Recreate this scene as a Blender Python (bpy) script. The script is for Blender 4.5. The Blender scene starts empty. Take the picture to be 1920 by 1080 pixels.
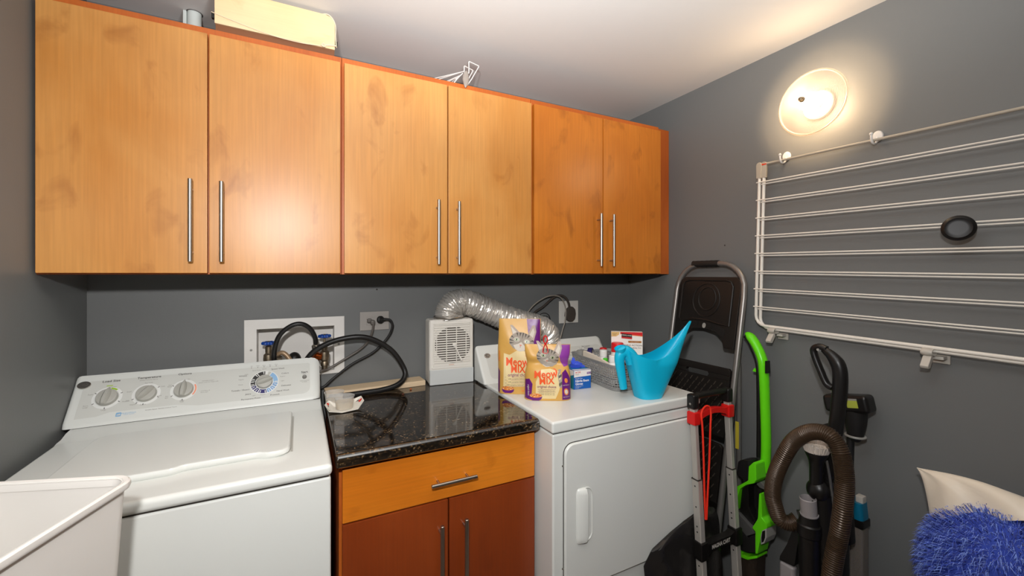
import bpy, bmesh, math, random
from mathutils import Matrix, Vector
random.seed(7)
SC = bpy.context.scene
COL = SC.collection
R = math.radians

# ---------------------------------------------------------------- camera
EYE = 1.40                                    # lens height above the floor
cd = bpy.data.cameras.new('camera'); cam = bpy.data.objects.new('camera', cd); COL.objects.link(cam)
cam.location = (0, 0, EYE); cam.rotation_euler = (R(90), 0, R(-27.05))
cd.sensor_width = 36; cd.lens = 781.0 / 1920 * 36; cd.shift_y = -25.3 / 1920; cd.clip_start = .02
SC.camera = cam

# ---------------------------------------------------------------- light
w = bpy.data.worlds.new('world'); SC.world = w; w.use_nodes = True
w.node_tree.nodes['Background'].inputs[0].default_value = (.9, .93, 1, 1)
w.node_tree.nodes['Background'].inputs[1].default_value = .05
def lamp(name, kind, loc, energy, col, **k):
    l = bpy.data.lights.new(name, kind); l.energy = energy; l.color = col
    o = bpy.data.objects.new(name, l); COL.objects.link(o); o.location = loc
    for a, v in k.items():
        if a == 'aim': o.rotation_euler = (Vector(v) - Vector(loc)).to_track_quat('-Z', 'Y').to_euler()
        else: setattr(l, a, v)
    return o
# the photographer's strobe by the camera: part of its light goes straight in, most is bounced off the ceiling
lamp('camera_flash', 'SPOT', (-.10, -.04, 1.71), 82, (1, .99, .985), spot_size=R(158), spot_blend=1.0, shadow_soft_size=.035, aim=(.46, 1.5, 1.62))
lamp('bounce_flash', 'SPOT', (.16, .25, 1.72), 104, (.96, .985, 1), spot_size=R(144), spot_blend=.45, shadow_soft_size=.08, aim=(.28, .36, 2.31))
vs = SC.view_settings
vs.view_transform = 'Standard'; vs.look = 'None'; vs.gamma = 1; vs.exposure = 0; vs.use_curve_mapping = False

# ---------------------------------------------------------------- mesh helpers
class MB:
    """collects shapes in world space and links them as ONE mesh object"""
    def __init__(s, mat=None):
        s.bm = bmesh.new(); s.M = Matrix(); s.mats = []; s.mi = 0
        if mat: s.use(mat)
    def use(s, mat):
        if mat not in s.mats: s.mats.append(mat)
        s.mi = s.mats.index(mat); return s
    def v(s, co): return s.bm.verts.new(s.M @ Vector(co))
    def f(s, vs_):
        try:
            f = s.bm.faces.new(vs_); f.material_index = s.mi; return f
        except ValueError: return None
    def merge(s, b, M=None):
        mp = {}
        for q in b.verts: mp[q] = s.v((M @ q.co) if M else q.co)
        for q in b.faces: s.f([mp[x] for x in q.verts])
        b.free(); return s
    def box(s, x0, x1, y0, y1, z0, z1, bev=0, seg=2, M=None):
        b = bmesh.new(); bmesh.ops.create_cube(b, size=1)
        for q in b.verts: q.co = Vector((x0 + (q.co.x + .5) * (x1 - x0), y0 + (q.co.y + .5) * (y1 - y0), z0 + (q.co.z + .5) * (z1 - z0)))
        if bev: bmesh.ops.bevel(b, geom=b.edges[:], offset=bev, segments=seg, profile=.5, affect='EDGES')
        return s.merge(b, M)
    def loft(s, loops, cap0=True, cap1=True, closed=True):
        L = [[s.v(p) for p in l] for l in loops]; n = len(L[0])
        for a, b in zip(L, L[1:]):
            for i in range(n if closed else n - 1):
                j = (i + 1) % n; s.f([a[i], a[j], b[j], b[i]])
        if cap0 and closed: s.f(L[0][::-1])
        if cap1 and closed: s.f(L[-1])
        return L
    def tube(s, path, r, seg=10, closed=False, caps=True, flat=1.0, up=None, sq=False):
        P = [Vector(p) for p in path]; n = len(P); loops = []; nrm = None
        for i in range(n):
            if closed: t = P[(i + 1) % n] - P[i - 1]
            else: t = P[min(i + 1, n - 1)] - P[max(i - 1, 0)]
            t.normalize()
            if nrm is None:
                a = Vector(up) if up else (Vector((0, 0, 1)) if abs(t.z) < .9 else Vector((1, 0, 0)))
                nrm = (a - t * a.dot(t)).normalized()
            else: nrm = (nrm - t * nrm.dot(t)).normalized()
            b = t.cross(nrm); rr = r[i] if isinstance(r, (list, tuple)) else r
            if sq:
                c = [(-1, -.8), (-.8, -1), (.8, -1), (1, -.8), (1, .8), (.8, 1), (-.8, 1), (-1, .8)]
                loops.append([P[i] + nrm * (x * rr) + b * (y * rr * flat) for x, y in c])
            else:
                loops.append([P[i] + nrm * (math.cos(2 * math.pi * k / seg) * rr) + b * (math.sin(2 * math.pi * k / seg) * rr * flat) for k in range(seg)])
        if closed:
            loops.append(loops[0]); L = s.loft(loops, False, False)
            return s
        s.loft(loops, caps, caps); return s
    def lathe(s, prof, o, axis=(0, 0, 1), seg=28, cap0=True, cap1=True):
        ax = Vector(axis).normalized(); u = ax.orthogonal().normalized(); w_ = ax.cross(u); o = Vector(o)
        s.loft([[o + ax * h + u * (math.cos(2 * math.pi * k / seg) * r) + w_ * (math.sin(2 * math.pi * k / seg) * r) for k in range(seg)] for r, h in prof], cap0, cap1)
        return s
    def rod(s, a, b, r, seg=12, r2=None):
        return s.tube([a, b], [r, r if r2 is None else r2], seg)
    def ball(s, c, rad, seg=20, rings=12, fn=None):
        rad = rad if isinstance(rad, (tuple, list)) else (rad,) * 3; loops = []
        for i in range(rings + 1):
            t = math.pi * (.02 + .96 * i / rings); l = []
            for k in range(seg):
                a = 2 * math.pi * k / seg; d = Vector((math.sin(t) * math.cos(a), math.sin(t) * math.sin(a), -math.cos(t)))
                m = fn(d) if fn else 1
                l.append((c[0] + d.x * rad[0] * m, c[1] + d.y * rad[1] * m, c[2] + d.z * rad[2] * m))
            loops.append(l)
        s.loft(loops); return s
    def prism(s, poly, O, U, V, N, t, bev=0):
        """2-D outline in the frame O,U,V thickened by t along N"""
        b = bmesh.new(); O, U, V, N = Vector(O), Vector(U), Vector(V), Vector(N)
        a = [b.verts.new(O + U * x + V * y) for x, y in poly]; c = [b.verts.new(O + U * x + V * y + N * t) for x, y in poly]
        n = len(poly); b.faces.new(a[::-1]); b.faces.new(c)
        for i in range(n): b.faces.new([a[i], a[(i + 1) % n], c[(i + 1) % n], c[i]])
        if bev:
            b.normal_update()
            bmesh.ops.bevel(b, geom=[e for e in b.edges], offset=bev, segments=2, profile=.5, affect='EDGES', clamp_overlap=True)
        return s.merge(b)
    def build(s, name, parent=None, loc=None, sharp=38, mats=None):
        root = parent
        while root is not None and root.parent is not None: root = root.parent
        off = Vector(root['_loc']) if root is not None else Vector(loc or (0, 0, 0))
        for q in s.bm.verts: q.co -= off
        bmesh.ops.recalc_face_normals(s.bm, faces=s.bm.faces[:])
        me = bpy.data.meshes.new(name); s.bm.to_mesh(me); s.bm.free()
        for m in s.mats: me.materials.append(m)
        me.polygons.foreach_set('use_smooth', [True] * len(me.polygons)); me.set_sharp_from_angle(angle=R(sharp))
        o = bpy.data.objects.new(name, me); COL.objects.link(o)
        wn = o.modifiers.new('weighted_normals', 'WEIGHTED_NORMAL'); wn.keep_sharp = True
        if parent is not None: o.parent = parent
        else: o.location = off; o['_loc'] = list(off)
        return o

def tag(o, label, cat, group=None):
    o['label'] = label; o['category'] = cat
    if group: o['group'] = group
    return o
def thing(name, loc, label, cat, group=None):
    o = bpy.data.objects.new(name, None); COL.objects.link(o); o.empty_display_size = .05
    o.location = loc; o['_loc'] = list(loc); return tag(o, label, cat, group)
def struct(name, mb):
    o = mb.build(name); o['kind'] = 'structure'; return o
def cat_rom(P, n=8, closed=False):
    P = [Vector(p) for p in P]; out = []; m = len(P)
    rng = range(m) if closed else range(m - 1)
    for i in rng:
        if closed: a, b, c, d = P[i - 1], P[i], P[(i + 1) % m], P[(i + 2) % m]
        else: a, b, c, d = P[max(i - 1, 0)], P[i], P[i + 1], P[min(i + 2, m - 1)]
        for k in range(n):
            t = k / n; out.append(.5 * ((2 * b) + (c - a) * t + (2 * a - 5 * b + 4 * c - d) * t * t + (3 * b - a - 3 * c + d) * t ** 3))
    if not closed: out.append(P[-1].copy())
    return out
def rrect(w_, h, r, n=5, cx=0, cy=0):
    out = []
    for sx, sy, a0 in ((1, 1, 0), (-1, 1, 90), (-1, -1, 180), (1, -1, 270)):
        for k in range(n + 1):
            a = R(a0 + 90 * k / n); out.append((cx + sx * (w_ / 2 - r) + r * math.cos(a), cy + sy * (h / 2 - r) + r * math.sin(a)))
    return out
def ellipse(cx, cy, a, b, n=20, rot=0):
    return [(cx + a * math.cos(t) * math.cos(rot) - b * math.sin(t) * math.sin(rot), cy + a * math.cos(t) * math.sin(rot) + b * math.sin(t) * math.cos(rot)) for t in (2 * math.pi * k / n for k in range(n))]

class Frame:
    """a flat face of a thing: print laid on it gets real positions just proud of the face"""
    def __init__(s, o, u, v):
        s.o, s.u, s.v = Vector(o), Vector(u).normalized(), Vector(v).normalized(); s.n = s.u.cross(s.v)
    def __call__(s, x, y, h=0): return s.o + s.u * x + s.v * y + s.n * h
def poly(mb, S, pts, h=.0006, sub=0):
    b = bmesh.new(); vs_ = [b.verts.new((x, y, 0)) for x, y in pts]; b.faces.new(vs_)
    if sub:
        bmesh.ops.triangulate(b, faces=b.faces[:])
        for _ in range(sub): bmesh.ops.subdivide_edges(b, edges=b.edges[:], cuts=1, use_grid_fill=True)
        bmesh.ops.triangulate(b, faces=b.faces[:])
    mp = {q: mb.v(S(q.co.x, q.co.y, h)) for q in b.verts}
    for q in b.faces: mb.f([mp[x] for x in q.verts])
    b.free()
def ring(mb, S, cx, cy, r0, r1, a0=0, a1=360, h=.0006, n=None):
    n = n or max(4, int(abs(a1 - a0) / 9))
    A = [R(a0 + (a1 - a0) * k / n) for k in range(n + 1)]
    p = [mb.v(S(cx + r0 * math.cos(a), cy + r0 * math.sin(a), h)) for a in A]; q = [mb.v(S(cx + r1 * math.cos(a), cy + r1 * math.sin(a), h)) for a in A]
    for i in range(n): mb.f([p[i], p[i + 1], q[i + 1], q[i]])
_tx = {}
def text(mb, S, body, x, y, size, h=.0008, align='CENTER', bold=0, sub=0, sx=1.0, rot=0, shear=0):
    key = (body, bold, align, shear)
    if key not in _tx:
        cu = bpy.data.curves.new('lettering', 'FONT'); cu.body = body; cu.size = 1; cu.align_x = align; cu.align_y = 'CENTER'; cu.offset = bold; cu.shear = shear; cu.resolution_u = 3
        ob = bpy.data.objects.new('lettering', cu); me = bpy.data.meshes.new_from_object(ob)
        _tx[key] = ([tuple(q.co) for q in me.vertices], [tuple(p.vertices) for p in me.polygons])
        bpy.data.objects.remove(ob); bpy.data.meshes.remove(me); bpy.data.curves.remove(cu)
    V, F = _tx[key]; c, s_ = math.cos(rot), math.sin(rot)
    b = bmesh.new(); vv = [b.verts.new((p[0], p[1], 0)) for p in V]
    for fc in F:
        try: b.faces.new([vv[i] for i in fc])
        except ValueError: pass
    for _ in range(sub): bmesh.ops.subdivide_edges(b, edges=b.edges[:], cuts=1)
    if sub: bmesh.ops.triangulate(b, faces=b.faces[:])
    mp = {}
    for q in b.verts:
        px, py = q.co.x * size * sx, q.co.y * size
        mp[q] = mb.v(S(x + px * c - py * s_, y + px * s_ + py * c, h))
    for q in b.faces: mb.f([mp[k] for k in q.verts])
    b.free()

# ---------------------------------------------------------------- materials
def lin(c): return tuple(((x / 255) / 12.92 if x / 255 <= .04045 else ((x / 255 + .055) / 1.055) ** 2.4) for x in c) + (1,)
def _new(name):
    m = bpy.data.materials.new(name); m.use_nodes = True
    return m, m.node_tree, m.node_tree.nodes['Principled BSDF']
def paint(name, col, rough=.5, metal=0, spec=.5, bump=0, bscale=200, var=0, vscale=6, coat=0, trans=0, ior=1.45, alpha=1, sheen=0):
    m, nt, b = _new(name)
    b.inputs['Base Color'].default_value = lin(col); b.inputs['Roughness'].default_value = rough; b.inputs['Metallic'].default_value = metal
    b.inputs['Specular IOR Level'].default_value = spec; b.inputs['Coat Weight'].default_value = coat; b.inputs['Transmission Weight'].default_value = trans; b.inputs['IOR'].default_value = ior
    b.inputs['Alpha'].default_value = alpha; b.inputs['Sheen Weight'].default_value = sheen
    if bump or var:
        tc = nt.nodes.new('ShaderNodeTexCoord')
    if bump:
        n = nt.nodes.new('ShaderNodeTexNoise'); n.inputs['Scale'].default_value = bscale; n.inputs['Detail'].default_value = 4
        bp = nt.nodes.new('ShaderNodeBump'); bp.inputs['Strength'].default_value = bump; bp.inputs['Distance'].default_value = .002
        nt.links.new(tc.outputs['Object'], n.inputs['Vector']); nt.links.new(n.outputs['Fac'], bp.inputs['Height']); nt.links.new(bp.outputs[0], b.inputs['Normal'])
    if var:
        n = nt.nodes.new('ShaderNodeTexNoise'); n.inputs['Scale'].default_value = vscale; n.inputs['Detail'].default_value = 5
        rp = nt.nodes.new('ShaderNodeValToRGB'); c = lin(col)
        rp.color_ramp.elements[0].position = .3; rp.color_ramp.elements[1].position = .7
        rp.color_ramp.elements[0].color = tuple(x * (1 - var) for x in c[:3]) + (1,); rp.color_ramp.elements[1].color = tuple(min(1, x * (1 + var)) for x in c[:3]) + (1,)
        nt.links.new(tc.outputs['Object'], n.inputs['Vector']); nt.links.new(n.outputs['Fac'], rp.inputs[0]); nt.links.new(rp.outputs[0], b.inputs['Base Color'])
    return m
def wood(name, light, mid, dark, rough=.3, axis=2, grain=1.0, blotch=.5, coat=.0, knots=True):
    """stained veneer: fine grain along `axis`, cloudy figure and a few darker flecks"""
    m, nt, b = _new(name); N, Lk = nt.nodes, nt.links
    tc = N.new('ShaderNodeTexCoord'); oi = N.new('ShaderNodeObjectInfo'); add = N.new('ShaderNodeVectorMath'); add.operation = 'ADD'
    sc = N.new('ShaderNodeVectorMath'); sc.operation = 'SCALE'; sc.inputs['Scale'].default_value = 9
    cmb = N.new('ShaderNodeCombineXYZ'); Lk.new(oi.outputs['Random'], cmb.inputs[0]); Lk.new(oi.outputs['Random'], cmb.inputs[2])
    Lk.new(cmb.outputs[0], sc.inputs[0]); Lk.new(tc.outputs['Object'], add.inputs[0]); Lk.new(sc.outputs[0], add.inputs[1])
    def noise(scale, stretch, det=5, dist=0):
        mp = N.new('ShaderNodeMapping'); v = [scale] * 3; v[axis] = scale * stretch; mp.inputs['Scale'].default_value = v
        n = N.new('ShaderNodeTexNoise'); n.inputs['Scale'].default_value = 1; n.inputs['Detail'].default_value = det; n.inputs['Distortion'].default_value = dist
        Lk.new(add.outputs[0], mp.inputs[0]); Lk.new(mp.outputs[0], n.inputs['Vector']); return n
    fine = noise(150, .03, 4); cloud = noise(3.2, .55, 5, .6); fleck = noise(11, .6, 4, .5)
    r1 = N.new('ShaderNodeValToRGB'); r1.color_ramp.elements[0].position = .3; r1.color_ramp.elements[1].position = .68
    r1.color_ramp.elements[0].color = lin(mid); r1.color_ramp.elements[1].color = lin(light); Lk.new(cloud.outputs['Fac'], r1.inputs[0])
    g = N.new('ShaderNodeMapRange'); g.inputs[1].default_value = .35; g.inputs[2].default_value = .7; g.inputs[3].default_value = 1 - .09 * grain; g.inputs[4].default_value = 1 + .04 * grain; Lk.new(fine.outputs['Fac'], g.inputs[0])
    mul = N.new('ShaderNodeMix'); mul.data_type = 'RGBA'; mul.blend_type = 'MULTIPLY'; mul.inputs[0].default_value = 1
    Lk.new(r1.outputs[0], mul.inputs[6]); Lk.new(g.outputs[0], mul.inputs[7])
    fr = N.new('ShaderNodeMapRange'); fr.inputs[1].default_value = .585; fr.inputs[2].default_value = .74; fr.inputs[3].default_value = 0; fr.inputs[4].default_value = blotch; Lk.new(fleck.outputs['Fac'], fr.inputs[0])
    mx = N.new('ShaderNodeMix'); mx.data_type = 'RGBA'; Lk.new(fr.outputs[0], mx.inputs[0]); Lk.new(mul.outputs[2], mx.inputs[6]); mx.inputs[7].default_value = lin(dark)
    Lk.new(mx.outputs[2], b.inputs['Base Color']); b.inputs['Roughness'].default_value = rough; b.inputs['Coat Weight'].default_value = coat; b.inputs['Coat Roughness'].default_value = .25
    bp = N.new('ShaderNodeBump'); bp.inputs['Strength'].default_value = .06; bp.inputs['Distance'].default_value = .001; Lk.new(fine.outputs['Fac'], bp.inputs['Height']); Lk.new(bp.outputs[0], b.inputs['Normal'])
    return m
def granite(name):
    m, nt, b = _new(name); N, Lk = nt.nodes, nt.links; tc = N.new('ShaderNodeTexCoord')
    v = N.new('ShaderNodeTexVoronoi'); v.inputs['Scale'].default_value = 120; n = N.new('ShaderNodeTexNoise'); n.inputs['Scale'].default_value = 135; n.inputs['Detail'].default_value = 6
    n2 = N.new('ShaderNodeTexNoise'); n2.inputs['Scale'].default_value = 30; n2.inputs['Detail'].default_value = 3
    for q in (v, n, n2): Lk.new(tc.outputs['Object'], q.inputs['Vector'])
    r = N.new('ShaderNodeValToRGB'); e = r.color_ramp.elements; e[0].position = .5; e[0].color = (.004, .0035, .003, 1); e[1].position = .64; e[1].color = (.035, .02, .009, 1)
    e2 = e.new(.72); e2.color = (.16, .1, .045, 1); e3 = e.new(.82); e3.color = (.3, .27, .22, 1)
    mi = N.new('ShaderNodeMath'); mi.operation = 'MULTIPLY_ADD'; mi.inputs[1].default_value = .35
    Lk.new(n2.outputs['Fac'], mi.inputs[0]); Lk.new(n.outputs['Fac'], mi.inputs[2])
    sb = N.new('ShaderNodeMath'); sb.operation = 'SUBTRACT'; sb.inputs[1].default_value = .13; Lk.new(mi.outputs[0], sb.inputs[0]); Lk.new(sb.outputs[0], r.inputs[0])
    Lk.new(r.outputs[0], b.inputs['Base Color']); b.inputs['Roughness'].default_value = .07; b.inputs['Specular IOR Level'].default_value = .9; b.inputs['IOR'].default_value = 1.6
    return m
def glow(name, col, strength):
    m = bpy.data.materials.new(name); m.use_nodes = True; nt = m.node_tree; nt.nodes.remove(nt.nodes['Principled BSDF'])
    e = nt.nodes.new('ShaderNodeEmission'); e.inputs[0].default_value = lin(col); e.inputs[1].default_value = strength; nt.links.new(e.outputs[0], nt.nodes['Material Output'].inputs[0]); return m
def sheer(name, col, clear=.5, rough=.15, tl=.5):
    """thin translucent plastic or glass: part see-through, part milky"""
    m = bpy.data.materials.new(name); m.use_nodes = True; nt = m.node_tree; N = nt.nodes; b = N['Principled BSDF']
    b.inputs['Base Color'].default_value = lin(col); b.inputs['Roughness'].default_value = rough
    t = N.new('ShaderNodeBsdfTransparent'); l = N.new('ShaderNodeBsdfTranslucent'); l.inputs[0].default_value = lin(col)
    a = N.new('ShaderNodeMixShader'); a.inputs[0].default_value = tl; nt.links.new(b.outputs[0], a.inputs[1]); nt.links.new(l.outputs[0], a.inputs[2])
    c = N.new('ShaderNodeMixShader'); c.inputs[0].default_value = clear; nt.links.new(a.outputs[0], c.inputs[1]); nt.links.new(t.outputs[0], c.inputs[2])
    nt.links.new(c.outputs[0], N['Material Output'].inputs[0]); return m

WALL = paint('grey_wall_paint', (112, 113, 112), .42, bump=.07, bscale=260, spec=.4)
CEIL = paint('ceiling_paint', (214, 212, 209), .8, bump=.1, bscale=180)
FLOOR = paint('floor_vinyl', (120, 104, 88), .4, var=.2)
MAPLE = wood('stained_maple', (209, 149, 80), (194, 127, 55), (146, 82, 26), .36, blotch=.55)
MAPLE_DIM = wood('stained_maple_dimmed', (208, 126, 42), (186, 104, 26), (124, 60, 12), .36, blotch=.5)  # same maple in darker orange: the flash falloff is put into the colour
FRAMEW = wood('cabinet_frame_wood', (198, 104, 36), (174, 84, 26), (110, 46, 12), .4, blotch=.2)
CHERRY = wood('dark_cherry', (146, 64, 24), (126, 50, 16), (80, 28, 8), .3, blotch=.25)
DRAWERW = wood('drawer_maple', (224, 132, 34), (204, 112, 24), (150, 70, 10), .3, axis=0)
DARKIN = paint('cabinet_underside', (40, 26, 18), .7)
PLY = wood('pale_plywood', (236, 208, 166), (222, 188, 140), (176, 116, 60), .55, axis=0, blotch=.5, grain=.5)
BROWNW = wood('brown_timber', (128, 78, 40), (104, 58, 28), (60, 30, 12), .6, axis=0)
RAWPINE = wood('raw_pine', (226, 204, 172), (204, 176, 140), (140, 96, 66), .7, axis=0, blotch=.6)
GRAN = granite('black_granite')
STEEL = paint('brushed_steel', (176, 168, 158), .32, 1)
ENAMEL = paint('white_enamel', (220, 221, 216), .22, spec=.5)
ENAMEL2 = paint('console_plastic', (214, 215, 210), .35)
PANEL = paint('console_print_grey', (202, 202, 196), .4)
KNOBG = paint('knob_grey', (172, 170, 162), .3)
SEAM = paint('dark_seam', (52, 46, 40), .7)
WHITEP = paint('white_plastic', (226, 222, 216), .4)
CREAMP = paint('ivory_plastic', (224, 219, 210), .42)
GREYP = paint('grey_plastic', (150, 148, 142), .45)
LGREY = paint('light_grey_plastic', (186, 180, 170), .45)
BLACKP = paint('black_plastic', (22, 20, 19), .35)
BLACKM = paint('matt_black_plastic', (26, 24, 23), .6)
RUBBER = paint('black_rubber', (20, 18, 17), .42)
INK = paint('dark_print', (58, 54, 50), .6)
INKG = paint('grey_print', (128, 124, 118), .6)
CHROME = paint('chrome', (190, 186, 180), .18, 1)
BRASS = paint('tarnished_brass', (150, 136, 116), .42, 1, var=.35, vscale=60)
COPPER = paint('copper', (196, 100, 48), .3, 1)
BLUEW = paint('blue_enamel', (14, 66, 150), .4)
FOIL = paint('aluminium_foil', (226, 221, 214), .3, .62, bump=1, bscale=110)
# ================================================================ the room
XL, XR, YB, CZ, YF = -.63, 1.74, 1.879, 2.3126, -1.9
m = MB(WALL)                                                   # back wall with the hole of the supply box
for a in ((XL - .1, -.147, YB, YB + .1, 0, CZ), (.130, XR + .1, YB, YB + .1, 0, CZ), (-.147, .130, YB, YB + .1, 0, 1.005), (-.147, .130, YB, YB + .1, 1.190, CZ)): m.box(*a)
struct('wall_back', m)
struct('wall_right', MB(WALL).box(XR, XR + .1, YF, YB, 0, CZ))
struct('wall_left', MB(WALL).box(XL - .1, XL, YF, YB, 0, CZ))
struct('wall_front', MB(WALL).box(XL - .1, XR + .1, YF - .1, YF, 0, CZ))
struct('floor', MB(FLOOR).box(XL - .1, XR + .1, YF - .1, YB + .1, -.1, 0))
struct('ceiling', MB(CEIL).box(XL - .1, XR + .1, YF - .1, YB + .1, CZ, CZ + .1))

# ================================================================ wall cupboards
def bar_handle(parent, x, y, z0, z1, r=.0062, wall=.03, horizontal=False, inset=.028):
    m = MB(STEEL)
    A, B = ((z0, y, x), (z1, y, x)) if horizontal else ((x, y, z0), (x, y, z1))
    m.lathe([(r * .8, 0), (r, .0012), (r, abs(z1 - z0) - .0012), (r * .8, abs(z1 - z0))], A, Vector(B) - Vector(A), 18)
    for t in (z0 + inset, z1 - inset):
        p = (t, y, x) if horizontal else (x, y, t)
        m.rod(p, (p[0], p[1] + wall, p[2]), r * .62, 12)
    return m.build('handle', parent)
def upper_cabinet(x0, label, hx, mats, doors):
    t = thing('upper_cabinet', (x0, 1.575, 1.40), label, 'cabinet', 'wall cupboards above the counter')
    m = MB(FRAMEW); x1 = x0 + .761
    m.box(x0, x1, 1.575, YB - .001, 1.400, 2.162, .0015)
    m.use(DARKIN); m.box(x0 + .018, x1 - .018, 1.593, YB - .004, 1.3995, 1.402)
    m.build('cabinet_body', t)
    mid = x0 + .381
    for k, (a, b) in enumerate(((x0 + .0065, mid - .002), (mid + .0025, x1 - .0055))):
        d = MB(mats[k]).box(a, b, 1.554, 1.5745, 1.404, 2.136, .002).build('door', t)
        if doors: d['label'] = doors[k]
        bar_handle(d, hx[k], 1.5245, 1.438, 1.683)
    return t
upper_cabinet(-.629, 'orange maple wall cupboard above the washing machine, under the plywood box', (-.287, -.2105), (MAPLE, MAPLE), ('maple door with cloudy brown marks', 'maple door with the white glare'))
upper_cabinet(.133, 'orange maple wall cupboard in the middle, under the white wire rack', (.4695, .5505), (MAPLE, MAPLE), None)
upper_cabinet(.895, 'orange maple wall cupboard in the corner above the dryer, doors coloured darker for flash falloff', (1.2425, 1.317), (MAPLE_DIM, MAPLE_DIM), None)
tag(MB(FRAMEW).box(1.657, 1.7385, 1.583, 1.602, 1.402, 2.158, .001).build('filler_strip', loc=(1.70, 1.59, 1.40)), 'narrow wooden filler strip between the corner wall cupboard and the right wall', 'trim strip')

# ================================================================ base cupboard and worktop
t = thing('base_cabinet', (.40, 1.235, 0), 'floor cupboard with one drawer and two dark cherry doors under the black worktop', 'cabinet')
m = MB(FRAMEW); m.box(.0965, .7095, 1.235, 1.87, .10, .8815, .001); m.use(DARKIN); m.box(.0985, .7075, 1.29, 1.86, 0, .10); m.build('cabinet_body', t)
d = MB(DRAWERW).box(.104, .706, 1.215, 1.2345, .722, .868, .0025).build('drawer_front', t); d['label'] = 'lighter orange drawer front'
bar_handle(d, .781, 1.187, .343, .4865, r=.0055, wall=.029, horizontal=True, inset=.026)
for a, b, hx in ((.104, .4025, .3755), (.4065, .706, .452)):
    d = MB(CHERRY).box(a, b, 1.215, 1.2345, .108, .7175, .0025).build('door', t)
    bar_handle(d, hx, 1.186, .414, .659, r=.0062, wall=.03)
prof = [(1.877, .882), (1.877, .920)] + [(1.204 - .017 * math.sin(R(a)), .903 + .017 * math.cos(R(a))) for a in range(0, 91, 15)] + [(1.187 + .013 - .013 * math.cos(R(a)), .895 - .013 * math.sin(R(a))) for a in range(15, 91, 15)]
m = MB(GRAN)
def endr(y, z, e): return (y + (.005 if y < 1.21 else 0) * e, .901 + (z - .901) * (1 - .14 * e))
m.loft([[(x, *endr(y, z, e)) for y, z in prof] for x, e in ((.0865, .9), (.0885, .25), (.092, 0), (.7065, 0), (.7105, .25), (.7125, .9))])
tag(m.build('countertop', loc=(.4, 1.5, .882), sharp=50), 'polished black granite worktop with rounded front edge over the floor cupboard', 'countertop')

# ================================================================ washing machine
t = thing('washing_machine', (-.268, 1.45, 0), 'white top-loading washing machine with four dials on its sloping console', 'washing machine')
WX0, WX1 = -.610, .074
MB(ENAMEL).box(WX0 + .004, WX1 - .003, 1.138, 1.80, .02, .8925, .006, 3).build('cabinet_body', t)
m = MB(ENAMEL)
m.box(WX0, WX1, 1.131, 1.80, .8965, .9255, .011, 4)
# raised bank behind the lid that carries the console
m.loft([[(x, 1.602, .922), (x, 1.62, .9262), (x, 1.645, .9275), (x, 1.672, .936), (x, 1.695, .9385), (x, 1.80, .9385), (x, 1.80, .92)] for x in (WX0 + .004, WX1 - .005)])
m.build('top_deck', t)
m = MB(SEAM); m.box(WX0 + .008, WX1 - .008, 1.142, 1.79, .891, .898); m.build('seam_gap', t)
# lid: rounded slab with a thumb notch in the front edge
lx0, lx1, ly0, ly1 = -.508, -.0215, 1.238, 1.585
out = [(lx0 + .035, ly1), ] + [(lx0 + .035 - .035 * math.sin(R(a)), ly1 - .035 + .035 * math.cos(R(a))) for a in (30, 60, 90)]
out += [(lx0 + .03 - .03 * math.cos(R(a)), ly0 + .03 - .03 * math.sin(R(a))) for a in (0, 30, 60, 90)]
out += [(-.275, ly0), (-.262, ly0 + .004), (-.252, ly0 + .011), (-.24, ly0 + .013), (-.10, ly0 + .013), (-.088, ly0 + .010), (-.078, ly0 + .003), (-.068, ly0)]
out += [(lx1 - .03 + .03 * math.sin(R(a)), ly0 + .03 - .03 * math.cos(R(a))) for a in (0, 30, 60, 90)] + [(lx1 - .006 + .006 * math.cos(R(a)), ly1 - .006 + .006 * math.sin(R(a))) for a in (0, 45, 90)]
lid = MB(ENAMEL); n = len(out); cxl, cyl_ = (lx0 + lx1) / 2, (ly0 + ly1) / 2
def shrink(d): return [(x + (d if x < cxl else -d) * min(1, abs(x - cxl) / .2), y + (d if y < cyl_ else -d) * min(1, abs(y - cyl_) / .1)) for x, y in out]
lid.loft([[(x, y, z) for x, y in shrink(d)] for d, z in ((.004, .9256), (.0, .931), (0, .937), (.0025, .9415), (.007, .943))])
lid.build('lid', t)
MB(KNOBG).box(lx1 + .0005, lx1 + .006, 1.262, 1.572, .9245, .9262).build('lid_groove', t); MB(KNOBG).box(lx0 - .006, lx0 - .0005, 1.265, 1.55, .9245, .9262).build('lid_groove', t)
# console: swept profile, leaning face
def console(t, x0, x1, yb, zb, zt, flare):
    m = MB(ENAMEL2); loops = []
    pr = [(yb, zb), (yb + .004, zb + .012), (yb + .094, zt - .016), (yb + .100, zt - .005), (yb + .106, zt), (yb + .111, zt - .003), (yb + .113, zt - .02), (yb + .113, zb)]
    cy, cz = yb + .10, zb + .03
    for x, k in ((x0, .90), (x0 + .002, .95), (x0 + .006, .985), (x0 + .012, 1), (x1 - .030, 1), (x1 - .016, .97), (x1 - .006, .90), (x1, .78)):
        loops.append([(x, cy + (y - cy) * (k if y < cy + .02 else 1), cz + (z - cz) * (k if z > cz else 1)) for y, z in pr])
    m.loft(loops)
    return m.build('console', t, sharp=30)
con = console(t, WX0 - .0185, WX1 - .004, 1.700, .9400, 1.076, 0); MB(SEAM).box(WX0 - .012, WX1 - .006, 1.7015, 1.80, .9378, .9405).build('console_seam', t)
FW = Frame((0, 1.7035, .9505), (1, 0, 0), (0, .090, .1125)); SH = .0125       # print face of the console; y measured up the slope from the seam
def FWc(x, y, h=0): return FW(x, y - SH - .001, h)
m = MB(PANEL)
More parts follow.
